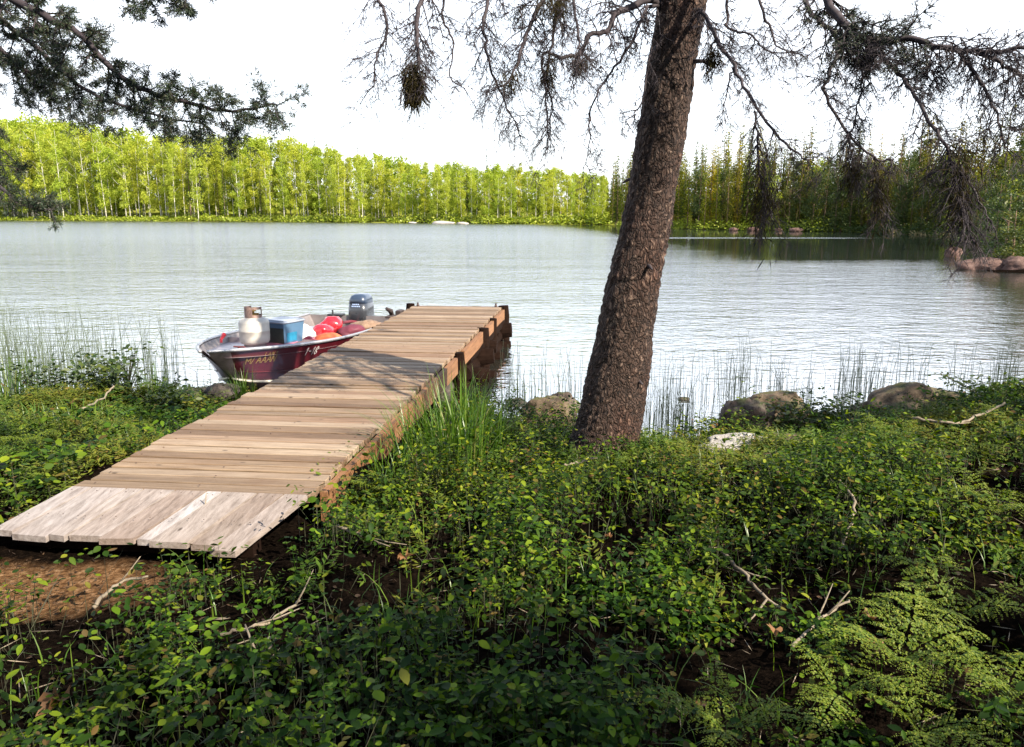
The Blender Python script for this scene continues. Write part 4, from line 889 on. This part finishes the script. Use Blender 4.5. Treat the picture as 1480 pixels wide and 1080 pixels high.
for (px, py, d, n, sz, sp) in ((598, 122, 3.7, 1300, .055, (.024, .024, .05)), (795, 108, 4.28, 260, .05, (.02, .02, .06)), (838, 92, 4.33, 220, .05, (.03, .02, .03)), (830, 84, 4.3, 160, .04, (.08, .03, .02)), (805, 8, 4.1, 500, .05, (.05, .05, .05)), (1030, 85, 4.3, 320, .05, (.025, .025, .045)),
                               (1105, 290, 3.87, 420, .06, (.05, .04, .10)), (1232, 245, 3.54, 200, .05, (.02, .02, .06)), (1270, 285, 3.5, 240, .05, (.025, .02, .07)), (1388, 270, 3.0, 420, .06, (.03, .03, .10)), (740, 115, 4.1, 160, .04, (.04, .03, .03)), (905, 60, 4.5, 160, .05, (.03, .02, .06)), (752, 25, 4.2, 140, .05, (.03, .03, .05))):
    c = D(px, py, d); par = min(bos, key=lambda q: min((v_ + so_ - c).length for v_ in q[1]))[0]; tuft(par, c, int(n * 1.5), sz, sp)
def needle_brush(tips, og_parent, L, wd, step, mat, name, keep=lambda p: True, per=4):
    ps = []; ds = []
    for pts, lvl in tips:
        for a, b_ in zip(pts[:-1], pts[1:]):
            seg = b_ - a; n = max(1, int(seg.length / step)); t = seg.normalized()
            for i in range(n):
                p = a + seg * ((i + random.random()) / n)
                if not keep(p): continue
                for k in range(per):
                    s_ = Vector((random.gauss(0, 1), random.gauss(0, 1), random.gauss(0, 1))); s_ = (s_ - t * s_.dot(t)).normalized(); ps.append(p); ds.append(t * .75 + s_)
    ps = np.array(ps); ds = np.array(ds)
    return np_mesh(name, *quads(ps, ds, RNG.uniform(-2, 2, len(ps)), L * RNG.uniform(.7, 1.3, len(ps)), wd * RNG.uniform(.8, 1.2, len(ps))), mat, og_parent)
needle_brush(bos[14][2], bos[14][0], .016, .0025, .012, M['needle'], 'needles', per=2, keep=lambda p: (p + so_).x < .62 * (p + so_).y * .82)
c_ = conifer_crown(7.0, 30, 1.5, .22, .05, .35, .5, 8, 22); top = D(1040, -500, 4.3) - so_
Vc = c_[0] + np.array([top.x + 0.15, top.y - .1, top.z - 2.4]); np_mesh('crown', Vc, c_[1], M['needle'], spr)
mb = MB(); mb.tube([cpts[-1] - so_, cpts[-1] - so_ + Vector((.15, -.1, 1.6)), cpts[-1] - so_ + Vector((.25, -.1, 3.2))], [.10, .06, .015], 10); mb.build('trunk_top', M['bark'], spr, True)

# spruce standing left of the view whose branches reach into it
LO = Vector((-4.35, 3.3, gz1(-4.35, 3.3) - .1))
lsp = thing('spruce_tree', 'spruce beyond the left edge reaching needled boughs into the top left corner', 'tree', LO)
mb = MB(); mb.tube([(0, 0, 0), (.02, 0, 1.5), (.03, .02, 3.4), (.05, 0, 6.5)], [.17, .14, .11, .02], 16); mb.build('trunk', M['bark'], lsp, True)
def bough(pxs, r0, r1, nk, kl, droop, og=LO, kid=(3, 5), per=4, step=.007, L=.020):
    o, pts, tips = branch('bough', pxs, r0, r1, lsp, nk, kl, droop, kid=kid, origin=og, wild=.22, t0=.25); needle_brush(tips + [(pts[len(pts) // 3:], 0)], o, L, .0026, step, M['needle'], 'needles', per=per)
bough([(-640, -160, 3.35), (-300, -130, 3.3), (-60, -40, 3.25), (40, 10, 3.2), (112, 50, 3.15), (180, 116, 3.1), (250, 143, 3.06), (330, 160, 3.02), (402, 151, 3.0)], .03, .003, 80, .16, .45)
bough([(-640, -60, 3.35), (-260, -60, 3.4), (-40, 10, 3.4), (30, 50, 3.38), (80, 95, 3.36), (140, 140, 3.34), (215, 165, 3.3), (300, 180, 3.27)], .022, .003, 50, .16, .55)
bough([(-640, -40, 3.35), (-200, 10, 3.6), (-20, 60, 3.65), (20, 95, 3.6), (60, 110, 3.6), (100, 128, 3.6)], .02, .003, 50, .19, .7)
bough([(-640, -260, 3.35), (-100, -160, 3.0), (40, -90, 2.9), (150, -30, 2.85), (215, -4, 2.8), (285, -6, 2.75)], .02, .003, 40, .11, .4)
bough([(-640, 200, 3.35), (-200, 215, 3.3), (-50, 235, 3.25), (0, 270, 3.2), (30, 296, 3.18), (74, 304, 3.15)], .018, .003, 26, .13, .4, kid=(2, 4))
bough([(-640, 100, 3.35), (-200, 120, 3.4), (-60, 140, 3.4), (-10, 180, 3.38), (2, 240, 3.36)], .018, .003, 22, .14, .8)
# ------------------------------------------------------------------ ground cover on the near bank
def clear(x, y, mx=.70, y0=-.55): return ~in_dock(x, y, mx, y0) & ~in_dock(x - .20, y, .70, .35)
def dirtmask(x, y): return np.exp(-(((x + 1.85) / .72) ** 2 + ((y - 2.70) / .30) ** 2))
def scatter(n, x0, x1, y0, y1, dens, sdmin=.05):
    """points on the bank, thinned by a density function"""
    x = RNG.uniform(x0, x1, n); y = RNG.uniform(y0, y1, n); k = (sdist(x, y) > sdmin) & clear(x, y) & (RNG.random(n) < dens(x, y)) & (RNG.random(n) > 1.5 * dirtmask(x, y))
    x, y = x[k], y[k]; return x, y, gz(x, y)
def cover_plants(x, y, z, hlo, hhi, slo, shi, mat, name, label, k=6, flat=.25, wid=.62):
    n = len(x); h = RNG.uniform(hlo, hhi, n) * (.35 + 1.45 * np.clip((fbm(x * 2.1 + 11, y * 2.1) - .25) * 1.9, 0, 1)); P0 = []; Dd = []; Sz = []
    arch = RNG.random(n) < .45; az = RNG.uniform(0, 6.283, n); tilt = RNG.uniform(.15, .8, n); stems = MB(); sz0 = RNG.uniform(slo, shi, n)
    for j in range(k):
        # rosettes: leaves round the stem tip; sprays: leaf pairs along an arching stem
        a = az + 6.283 * j / k + RNG.normal(0, .3, n); rad = RNG.uniform(.006, .03, n)
        pr = np.stack([x + rad * np.cos(a), y + rad * np.sin(a), z + h * RNG.uniform(.8, 1.05, n)], 1); dr = np.stack([np.cos(a), np.sin(a), RNG.normal(.05, flat, n)], 1)
        t = (.35 + .65 * (j // 2 + 1) / (k / 2)); sgn = 1 if j % 2 else -1; hx = h * 1.25 * tilt * t ** 1.5
        ps = np.stack([x + hx * np.cos(az), y + hx * np.sin(az), z + h * 1.1 * np.sin(np.minimum(1.5, t * 1.3)) ], 1); a2 = az + sgn * RNG.uniform(.7, 1.2, n)
        ds = np.stack([np.cos(a2), np.sin(a2), RNG.normal(-.05, flat, n)], 1)
        P0.append(np.where(arch[:, None], ps, pr)); Dd.append(np.where(arch[:, None], ds, dr)); Sz.append(sz0 * RNG.uniform(.7, 1.25, n))
    p = np.concatenate(P0); d = np.concatenate(Dd); s_ = np.concatenate(Sz)
    o = tag(np_mesh(name, *leaves(p, d, RNG.normal(0, .45, len(p)), s_, wid * RNG.uniform(.75, 1.15, (len(p), 1)), RNG.uniform(.1, .5, (len(p), 1)), RNG.normal(.2, .18, (len(p), 1))), mat, smooth=True), label, 'ground cover', kind='stuff')
    # thin stems
    b0 = np.stack([x, y, z - .02], 1); tip = np.where(arch[:, None], P0[-1], np.stack([x, y, z + h], 1)); dv = tip - b0
    V, Fq = quads(b0, dv, RNG.uniform(0, 3, n), np.linalg.norm(dv, axis=1), np.full(n, .0035)); tag(np_mesh('plant_stems', V, Fq, M['stem']), 'thin stems of the low leafy plants on the bank', 'stems', kind='stuff')
    return o
bump_ = lambda x, y, cx, cy, rx, ry: np.exp(-(((x - cx) / rx) ** 2 + ((y - cy) / ry) ** 2))
def blades(n, L0, L1, wd, spread, lean, seg=6, up=1.0):
    a = RNG.uniform(0, 6.283, n); r_ = spread * np.sqrt(RNG.random(n)); L = RNG.uniform(L0, L1, n); az = a + RNG.normal(0, .7, n); ln = np.abs(RNG.normal(lean, lean * .5, n)); w = wd * RNG.uniform(.6, 1.3, n)
    V = np.zeros((n, seg + 1, 2, 3))
    for i in range(seg + 1):
        t = i / seg; hx = L * ln * t ** 2; px_ = r_ * np.cos(a) + hx * np.cos(az); py_ = r_ * np.sin(a) + hx * np.sin(az); pz = L * up * (t - .42 * ln * t ** 2.4)
        s_ = w * (1 - t) ** .7 * .5; V[:, i, 0] = np.stack([px_ - s_ * np.sin(az), py_ + s_ * np.cos(az), pz], 1); V[:, i, 1] = np.stack([px_ + s_ * np.sin(az), py_ - s_ * np.cos(az), pz], 1)
    q = np.array([(2 * i, 2 * i + 1, 2 * i + 3, 2 * i + 2) for i in range(seg)]); return V.reshape(-1, 3), (np.arange(n)[:, None, None] * (2 * seg + 2) + q[None]).reshape(-1, 4)
SPOTS = [(P(a, b_, .3), r_) for a, b_, r_ in ((1300, 960, .26), (1385, 900, .30), (1210, 1010, .2), (1050, 1065, .2), (1330, 1060, .2), (1450, 1010, .22), (1440, 760, .3), (1370, 690, .35), (1290, 660, .35), (1460, 660, .35), (655, 690, .28), (705, 668, .22), (602, 688, .18),
         (792, 618, .3), (1080, 632, .38), (1068, 665, .38), (1310, 625, .6), (1125, 660, .25), (870, 690, .25), (930, 680, .3), (720, 640, .3))]
def spots(x, y):
    m_ = np.zeros_like(x)
    for p, r_ in SPOTS: m_ = np.maximum(m_, np.exp(-(((x - p.x) ** 2 + (y - p.y) ** 2) / (r_ * r_)) ** 2))
    return m_
def dens1(x, y):
    f = fbm(x * 1.9 + 3, y * 1.9); g = fbm(x * 5 + 9, y * 5, 2); hollow = np.exp(-(((x + .75) / .5) ** 2 + ((y - 2.30) / .22) ** 2)) + np.exp(-(((x - 2.15) / .6) ** 2 + ((y - 4.35) / .28) ** 2)) + .8 * np.exp(-(((x - .55) / .4) ** 2 + ((y - 4.35) / .2) ** 2)) + .6 * np.exp(-(((x - .2) / .35) ** 2 + ((y - 2.2) / .15) ** 2))
    return np.clip((f - .37) * 5.0, 0.06, 1) * np.clip((g - .30) * 3.5, .1, 1) * np.clip(1 - 1.1 * hollow, 0, 1) * (1 - .93 * spots(x, y)) * (1 - .6 * sstep(5.0, 5.6, y)) * (1 - .6 * bump_(x, y, 1.3, 4.9, .9, .4))
x, y, z = scatter(92000, -2.2, 6.0, 1.3, 6.6, lambda x, y: dens1(x, y) * np.where(x < -1.3, .55, 1))
cover_plants(x, y, z, .03, .21, .014, .034, M['cover'], 'leafy_ground_cover', 'low leafy green plants covering the near bank right of the dock')
x, y, z = scatter(7000, -6.5, -2.0, 2.2, 7.0, lambda x, y: np.where(y < 4.2, .9, .22) * np.clip((fbm(x * 2, y * 2) - .38) * 5, 0, 1))
cover_plants(x, y, z, .05, .2, .03, .055, M['cover'], 'leafy_ground_cover', 'low leafy green plants on the bank left of the dock')

x, y, z = scatter(5600, -1.6, 6.0, 1.9, 6.2, lambda x, y: np.clip((fbm(x * 2.6 + 30, y * 2.6) - .47) * 5, 0, 1) * (1 - spots(x, y)) * np.clip(1 - 1.4 * bump_(x, y, -.75, 2.3, .55, .3), 0, 1) * sstep(1.9, 2.8, y) * (1 - .7 * sstep(5.0, 5.6, y)))
cover_plants(x, y, z, .10, .28, .022, .040, M['tall'], 'tall_leafy_plants', 'taller bright green leafy plants standing among the low cover on the bank', 8, .35, .42)
x, y, z = scatter(16000, -2.2, 6.0, 1.3, 6.4, lambda x, y: dens1(x, y) * np.clip((fbm(x * 3.3 + 80, y * 3.3) - .4) * 5, 0, 1))
cover_plants(x, y, z, .05, .20, .010, .022, M['tall'], 'small_leaf_cover', 'fine small-leaved bright green plants mixed through the ground cover', 10, .4, .5)
x, y, z = scatter(9000, -1.8, 6.0, 1.3, 6.2, lambda x, y: .15 + .85 * np.clip((fbm(x * 3.1 + 60, y * 3.1) - .45) * 5, 0, 1)); n = len(x)
V, Fq = blades(n, .07, .24, .005, 0, .55, 4); V = V.reshape(n, -1, 3) + np.stack([x, y, z - .01], 1)[:, None, :]
tag(np_mesh('thin_grass', V.reshape(-1, 3), Fq, M['grass']), 'thin single grass blades growing among the leafy plants on the bank', 'grass', kind='stuff')
def moss(n, x0, x1, y0, y1, dens, hlo, hhi, name, label):
    x, y, z = scatter(n, x0, x1, y0, y1, dens, .02); n = len(x); k = 16; h = RNG.uniform(hlo, hhi, n); az = RNG.uniform(0, 6.283, n); tl = RNG.uniform(.1, .9, n); Pp = []; Dd = []; Sz = []
    for j in range(k):
        t = (j // 2 + 1) / (k / 2); sg = 1 if j % 2 else -1; r_ = h * tl * t ** 1.5
        Pp.append(np.stack([x + r_ * np.cos(az), y + r_ * np.sin(az), z + h * t * (1 - .25 * tl * t)], 1)); a = az + sg * RNG.uniform(.8, 1.4, n)
        Dd.append(np.stack([np.cos(a), np.sin(a), RNG.normal(.2, .25, n)], 1)); Sz.append(h * .5 * (1.1 - t * .75))
    p = np.concatenate(Pp); tag(np_mesh(name, *quads(p, np.concatenate(Dd), RNG.normal(0, .5, len(p)), np.concatenate(Sz), np.concatenate(Sz) * .28), M['moss']), label, 'moss', kind='stuff')
moss(16000, -6.5, -1.6, 3.0, 7.3, lambda x, y: np.clip((fbm(x * 1.6 + 7, y * 1.6) - .28) * 4, 0, 1) * np.where(y < 3.7, .5, 1), .04, .14, 'feathery_moss', 'yellow green feathery moss on the bank left of the dock')
moss(20000, -1.4, 5.5, 2.6, 6.4, lambda x, y: np.clip(.10 * fbm(x * 2, y * 2) + bump_(x, y, 1.3, 4.9, 1.0, .5) + .9 * bump_(x, y, -.75, 3.75, .35, .55) + .7 * bump_(x, y, 2.7, 4.9, 1.2, .6) + .6 * bump_(x, y, -.3, 4.4, .6, .6) + .4 * bump_(x, y, -1.0, 2.7, .3, .25), 0, 1), .04, .15, 'feathery_moss', 'yellow green feathery moss on the bank between dock and boulders')
n = 900; x = RNG.normal(-1.7, .55, n); y = RNG.normal(2.68, .2, n); z = gz(x, y)
tag(np_mesh('needle_litter', *quads(np.stack([x, y, z + .006], 1), unit(n, -.05, .12), RNG.uniform(-1, 1, n), RNG.uniform(.01, .05, n), RNG.uniform(.002, .006, n)), M['litter']), 'brown needles and bark bits lying on the dirt path', 'needle litter', kind='stuff')
# leaf litter on the soil
x, y, z = scatter(5200, -3, 5, 1.3, 6.2, lambda x, y: .35 + .65 * (fbm(x * 2.5, y * 2.5) > .5), .1); n = len(x)
tag(np_mesh('leaf_litter', *leaves(np.stack([x, y, z + .008], 1), unit(n, -.12, .3), RNG.normal(0, .5, n), RNG.uniform(.008, .026, n), .6), M['litter']), 'dry brown leaf litter scattered over the soil', 'leaf litter', kind='stuff')
x, y, z = scatter(5200, -3, 5, 1.3, 6.2, lambda x, y: .6 + 0 * x, .1); n = len(x); d = unit(n, -.05, .25)
tag(np_mesh('twig_litter', *quads(np.stack([x, y, z + .015], 1), d, RNG.uniform(-1, 1, n), RNG.uniform(.02, .13, n), np.full(n, .003)), M['deadwood']), 'thin dry twigs scattered through the undergrowth', 'twigs', kind='stuff')

def grass(px, py, zb, n, L0, L1, sp, lean, label, wd=.010):
    q = P(px, py, zb); o = np_mesh('grass_clump', *blades(n, L0, L1, wd, sp, lean), M['grass']); o.location = (q.x, q.y, gz1(q.x, q.y) - .02); tag(o, label, 'grass')
grass(655, 690, .3, 190, .32, .68, .18, .38, 'tall bright green grass clump against the right side of the dock', .011)
grass(678, 672, .22, 120, .34, .66, .16, .34, 'tall grass behind the tallest clump hiding the dock posts', .011)
grass(705, 668, .25, 110, .28, .58, .15, .36, 'green grass clump right of the tallest clump by the dock')
grass(602, 688, .3, 80, .26, .50, .12, .55, 'leaning grass clump touching the orange dock board')
grass(575, 715, .3, 60, .2, .36, .14, .6, 'short grass tuft below the leaning clump by the dock')
grass(352, 578, .1, 80, .22, .46, .10, .25, 'upright yellow green grass tuft under the boat bow', .008)
grass(20, 600, .1, 120, .25, .62, .22, .25, 'tall grass clump at the left edge of the near shore')
grass(110, 640, .25, 110, .10, .26, .28, .5, 'grass clump in the moss left of the dock')
grass(45, 640, .25, 90, .10, .24, .25, .5, 'low grass clump at the left edge in front of the shrubs')
grass(190, 655, .28, 80, .10, .22, .25, .6, 'fine grass clump close to the left dock edge')
grass(230, 580, .1, 60, .18, .44, .14, .3, 'thin grass clump on the left shore beside the boat')
grass(800, 640, .2, 40, .10, .24, .12, .5, 'small grass tuft at the left foot of the spruce trunk')
grass(1240, 640, .15, 60, .12, .28, .2, .5, 'grass tuft among the shrubs in front of the large brown boulder')

# reeds standing in the shallows
def reeds(areas, name, label):
    mb = MB()
    for (px0, px1, py0, py1, n, h0, h1, cl) in areas:
        cs = [(random.uniform(px0, px1), random.uniform(py0, py1)) for _ in range(max(1, n // cl))]
        for i in range(n):
            c = random.choice(cs); q = P(c[0] + random.gauss(0, 9), min(py1, max(py0, c[1] + random.gauss(0, 5))))
            h = random.uniform(h0, h1); lx, ly = random.gauss(0, .06), random.gauss(0, .06); bend = random.gauss(0, .05) if random.random() < .85 else random.uniform(-.4, .4)
            mb.tube([(q.x, q.y, -.15), (q.x + lx * h * .4, q.y + ly * h * .4, h * .5), (q.x + lx * h + bend * h, q.y + ly * h, h * (1 - abs(bend) * .6))], [.0028, .0022, .0010], 3, False)
    tag(mb.build(name, M['reed']), label, 'reeds', kind='stuff')
reeds([(0, 130, 545, 590, 230, .45, .95, 9), (60, 260, 535, 575, 170, .3, .8, 8), (0, 40, 570, 600, 50, .45, 1.0, 8), (180, 300, 555, 580, 22, .2, .5, 3)], 'reeds', 'tall thin reeds in the shallows left of the boat')
reeds([(735, 850, 560, 612, 90, .2, .62, 4), (925, 1060, 560, 650, 150, .2, .5, 4), (1050, 1260, 545, 600, 150, .2, .55, 4), (1220, 1470, 545, 590, 130, .2, .55, 4), (930, 1020, 600, 650, 90, .15, .4, 4)], 'reeds', 'sparse thin reeds in the shallows right of the dock')

# ferns: curved fronds with leaflets
def frond(L, wd, arch, side, n=19):
    Vp = []; Dp = []; Sp = []
    for i in range(1, n + 1):
        t = (i + RNG.normal(0, .12)) / (n + .5); c = np.array([side * L * t * t, L * t, L * (1.15 * t - (arch + .25) * t * t)]); pl = wd * max(.02, 1 - t) ** .8 * min(1, t * 4.0) * RNG.uniform(.8, 1.12) + .004
        tg = np.array([2 * side * t, 1, .9 - 2 * arch * t]); tg /= np.linalg.norm(tg); rt = np.cross(tg, [0, 0, 1]); rt /= np.linalg.norm(rt)
        for sg in (-1, 1):
            ax = rt * sg + tg * RNG.normal(.45, .1) + np.array([0, 0, RNG.normal(-.12, .16)]); ax /= np.linalg.norm(ax); m_ = max(3, int(pl / .0048))
            for j in range(m_):
                u = (j + RNG.random()) / m_; b_ = c + ax * pl * u - np.array([0, 0, .18 * pl * u * u])
                for s2 in (-1, 1):
                    Vp.append(b_); Dp.append(ax * .9 + tg * s2 * .8 + RNG.normal(0, .2, 3)); Sp.append(.0115 * (1.15 - u * .8) * (1.1 - t * .45) * RNG.uniform(.75, 1.2))
    Vp = np.array(Vp); Sp = np.array(Sp); return quads(Vp, np.array(Dp), RNG.normal(0, .4, len(Vp)), Sp, Sp * .55)
FRM = [np_mesh('frond', *frond(L_, w_, a_, s_), M['fern']) for L_, w_, a_, s_ in ((.34, .11, .55, .1), (.28, .10, .75, -.15), (.38, .12, .62, -.2), (.24, .09, .5, .2))]
FR = [o.data for o in FRM]
for o in FRM: bpy.data.objects.remove(o)
def fern(px, py, zb, n, s_, label, tilt=.0):
    q = P(px, py, zb); t = thing('fern', label, 'fern', (q.x, q.y, gz1(q.x, q.y) + .09), 0, 'ferns in the undergrowth'); a0 = random.uniform(0, 6.28)
    for k in range(n):
        o = bpy.data.objects.new('frond', random.choice(FR)); link(o, t); o.rotation_euler = (random.uniform(-.25, .2), random.uniform(-.2, .2), a0 + 6.283 * k / n + random.uniform(-.3, .3)); s2 = s_ * random.uniform(.9, 1.3); o.scale = (s2, s2, s2)
for a in ((1300, 960, .4, 7, .95, 'large yellow green fern in the lower right of the undergrowth'), (1385, 900, .4, 6, 1.0, 'broad bright fern left of the dark lower right corner'), (1210, 1010, .4, 6, .7, 'fern just left of the large fern at the bottom right'),
          (1050, 1065, .4, 6, .75, 'fern at the bottom edge right of centre'), (1330, 1060, .4, 6, .75, 'fern at the bottom edge below the large yellow green fern'), (1450, 1010, .4, 6, .8, 'fern in the bottom right corner'),
          (1440, 760, .4, 6, .85, 'fern at the right edge above the broad bright fern'), (1370, 690, .35, 6, .8, 'fern behind the pale fallen branch on the right'), (1290, 660, .3, 6, .7, 'fern in front of the large brown boulder'), (1460, 660, .35, 6, .8, 'fern at the right edge of the shore'),
          (545, 740, .33, 6, .5, 'small fern beside the lower end of the dock board'), (1120, 700, .3, 6, .5, 'small fern below the flat pale rock'), (50, 690, .3, 6, .7, 'fern on the bank at the left edge'), (140, 665, .3, 5, .5, 'small fern in the moss left of the dock')):
    fern(*a)

# low shrubs
def shrub(px, py, zb, rx, hz, n, sz, mat, label, bare=0):
    q = P(px, py, zb); t = thing('low_shrub', label, 'shrub', (q.x, q.y, gz1(q.x, q.y) - .03)); mb = MB(); tips = []
    for k in range(14 + bare):
        a = random.uniform(0, 6.28); r_ = rx * math.sqrt(random.random()) * .8; tip = Vector((r_ * math.cos(a), r_ * math.sin(a), hz * random.uniform(.55, 1.05))); pts = resample([(0, 0, 0), (tip.x * .35, tip.y * .35, tip.z * .55), tip], 6); mb.tube(pts, [.006 - .0008 * i for i in range(6)], 4, False); tips += pts[2:]
    mb.build('stems', M['stem'], t); c = np.array([tips[i] for i in RNG.integers(0, len(tips), n)]); p = c + RNG.normal(0, 1, (n, 3)) * np.array([rx * .2, rx * .2, hz * .12])
    p[:, 2] = np.maximum(.01, p[:, 2]); d = unit(n, -.5, .6); np_mesh('foliage', *leaves(p, d, RNG.normal(0, .5, n), sz * RNG.uniform(.6, 1.3, n), .55), mat, t, True)
shrub(75, 605, .1, .45, .42, 760, .05, M['bush'], 'dark leafy shrub on the shore at the far left')
shrub(150, 600, .1, .45, .40, 760, .048, M['bush'], 'dark leafy shrub on the left shore with dense crown')
shrub(225, 605, .1, .42, .30, 620, .045, M['bush'], 'low dark shrub between the dense shrub and the boat bow')
shrub(185, 585, .06, .24, .50, 170, .034, M['bush'], 'thin upright shrub with open twigs above the left shore shrubs', 12)
shrub(300, 600, .1, .36, .16, 420, .04, M['moss'], 'low yellow green shrub beside the dock near the boat', 0)
shrub(462, 728, .3, .15, .15, 420, .026, M['moss'], 'mossy yellow green tuft covering the near end of the orange dock board')
shrub(500, 700, .3, .14, .12, 300, .026, M['moss'], 'second mossy tuft against the orange dock board')
shrub(1150, 625, .08, .30, .28, 420, .042, M['bush'], 'dark leafy shrub right of the pitted boulder')
shrub(1215, 620, .08, .36, .26, 460, .042, M['bush'], 'dark leafy shrub left of the large brown boulder')
shrub(1420, 620, .08, .45, .24, 520, .04, M['bush'], 'low dark shrub at the right edge of the near shore')
shrub(840, 655, .2, .26, .16, 300, .04, M['bush'], 'small leafy shrub at the foot of the spruce trunk')
shrub(1060, 612, .06, .12, .30, 60, .032, M['bush'], 'small upright sprig beside the pitted boulder', 2)

# fallen sticks and dry leaves
def stick(pxs, zs_, r0, r1, label, forks=2):
    mb = MB(); pts = [P(px, py, .3) for px, py in pxs]; pts = [Vector((q.x, q.y, gz1(q.x, q.y) + dz)) for q, dz in zip(pts, zs_)]; pts = resample(pts, 5 * len(pts)); n = len(pts)
    pts = [q + Vector((random.gauss(0, 1), random.gauss(0, 1), random.gauss(0, 1))) * .004 for q in pts]; mb.tube(pts, [r0 + (r1 - r0) * i / (n - 1) for i in range(n)], 6)
    for k in range(forks):
        i = random.randint(n // 3, n - 3); d = (pts[i + 1] - pts[i]).normalized() + Vector((random.gauss(0, .6), random.gauss(0, .6), random.uniform(0, .5))); mb.tube([pts[i], pts[i] + d * .06, pts[i] + d * .12 + Vector((0, 0, .01))], [r1, r1 * .8, r1 * .4], 4)
    tag(mb.build('dead_stick', M['deadwood'], None, True), label, 'stick')
stick([(1190, 740), (1222, 790), (1225, 815), (1210, 845)], (.14, .17, .16, .1), .007, .005, 'pale bent stick arching out of the plants on the right', 0)
stick([(1315, 655), (1370, 662), (1400, 660), (1445, 657)], (.2, .19, .2, .2), .010, .006, 'long pale fallen branch lying across the ferns on the right')
stick([(1040, 830), (1080, 870), (1125, 900)], (.08, .07, .06), .009, .005, 'grey forked stick pointing down to the right')
stick([(140, 925), (175, 895), (222, 888)], (.06, .09, .1), .008, .004, 'curved pale stick below the dirt patch on the left', 1)
stick([(320, 985), (385, 980), (440, 945)], (.05, .08, .10), .006, .004, 'thin grey stick in the lower left plants')
stick([(375, 1070), (390, 1030), (395, 1010)], (.04, .05, .09), .010, .006, 'short stubby stick near the bottom left')
stick([(485, 805), (520, 820), (550, 830)], (.08, .06, .05), .008, .004, 'short brown stick right of the ramp')
stick([(815, 700), (840, 694), (862, 690)], (.12, .13, .13), .007, .006, 'short pale stick in front of the spruce trunk', 0)
stick([(120, 620), (150, 607), (168, 597)], (.15, .22, .28), .008, .006, 'pale stick poking out of the left shore shrubs', 0)
stick([(255, 800), (275, 790), (300, 788)], (.03, .04, .05), .008, .005, 'brown stick lying just in front of the ramp')
stick([(730, 800), (745, 790), (735, 760)], (.06, .09, .12), .005, .003, 'thin bent twig below the grass clumps', 1)
stick([(1140, 985), (1180, 940), (1225, 915)], (.06, .09, .1), .006, .004, 'thin dark twig left of the large fern')
def star_leaf(px, py, zb, s_, label):
    mb = MB(); n = 5; V = [(0, 0, 0)]
    for i in range(2 * n + 4):
        a = -.9 + i / (2 * n + 3) * (6.283 - 1.4) + 1.2; r_ = s_ * ((.9 if i % 2 else .62) * random.uniform(.6, 1.15)); V.append((r_ * math.cos(a), r_ * math.sin(a), s_ * random.uniform(-.15, .55)))
    mb.add(V, [(0, i, i + 1) for i in range(1, 2 * n + 4)]); o = mb.build('fallen_leaf', M['dry']); q = P(px, py, zb); o.location = (q.x, q.y, gz1(q.x, q.y) + .10); o.rotation_euler = (random.uniform(-.5, .1), random.uniform(-.3, .3), random.uniform(0, 6)); tag(o, label, 'dry leaf', 'dry fallen leaves')
for px, py, s_, lab in ((585, 815, .042, 'orange brown fallen leaf right of the ramp'), (690, 845, .032, 'pinkish dry leaf below the grass clumps'), (90, 1035, .075, 'big ragged ochre leaf in the bottom left corner'), (660, 758, .035, 'brown curled leaf in the dark soil under the grass'), (990, 878, .026, 'small orange leaf left of the grey forked stick'),
                        (1030, 773, .026, 'tan curled leaf in the middle of the right undergrowth'), (1120, 920, .036, 'reddish dry leaf at the end of the grey forked stick'), (1015, 1018, .026, 'red brown leaf beside the bottom edge fern'), (880, 778, .022, 'small red leaf below the spruce'), (1255, 895, .036, 'rust coloured leaf left of the broad bright fern'), (1265, 940, .05, 'ochre dead leaf between the two large ferns'), (880, 940, .02, 'tiny rust leaf at the bottom centre')):
    star_leaf(px, py, .42, s_, lab)
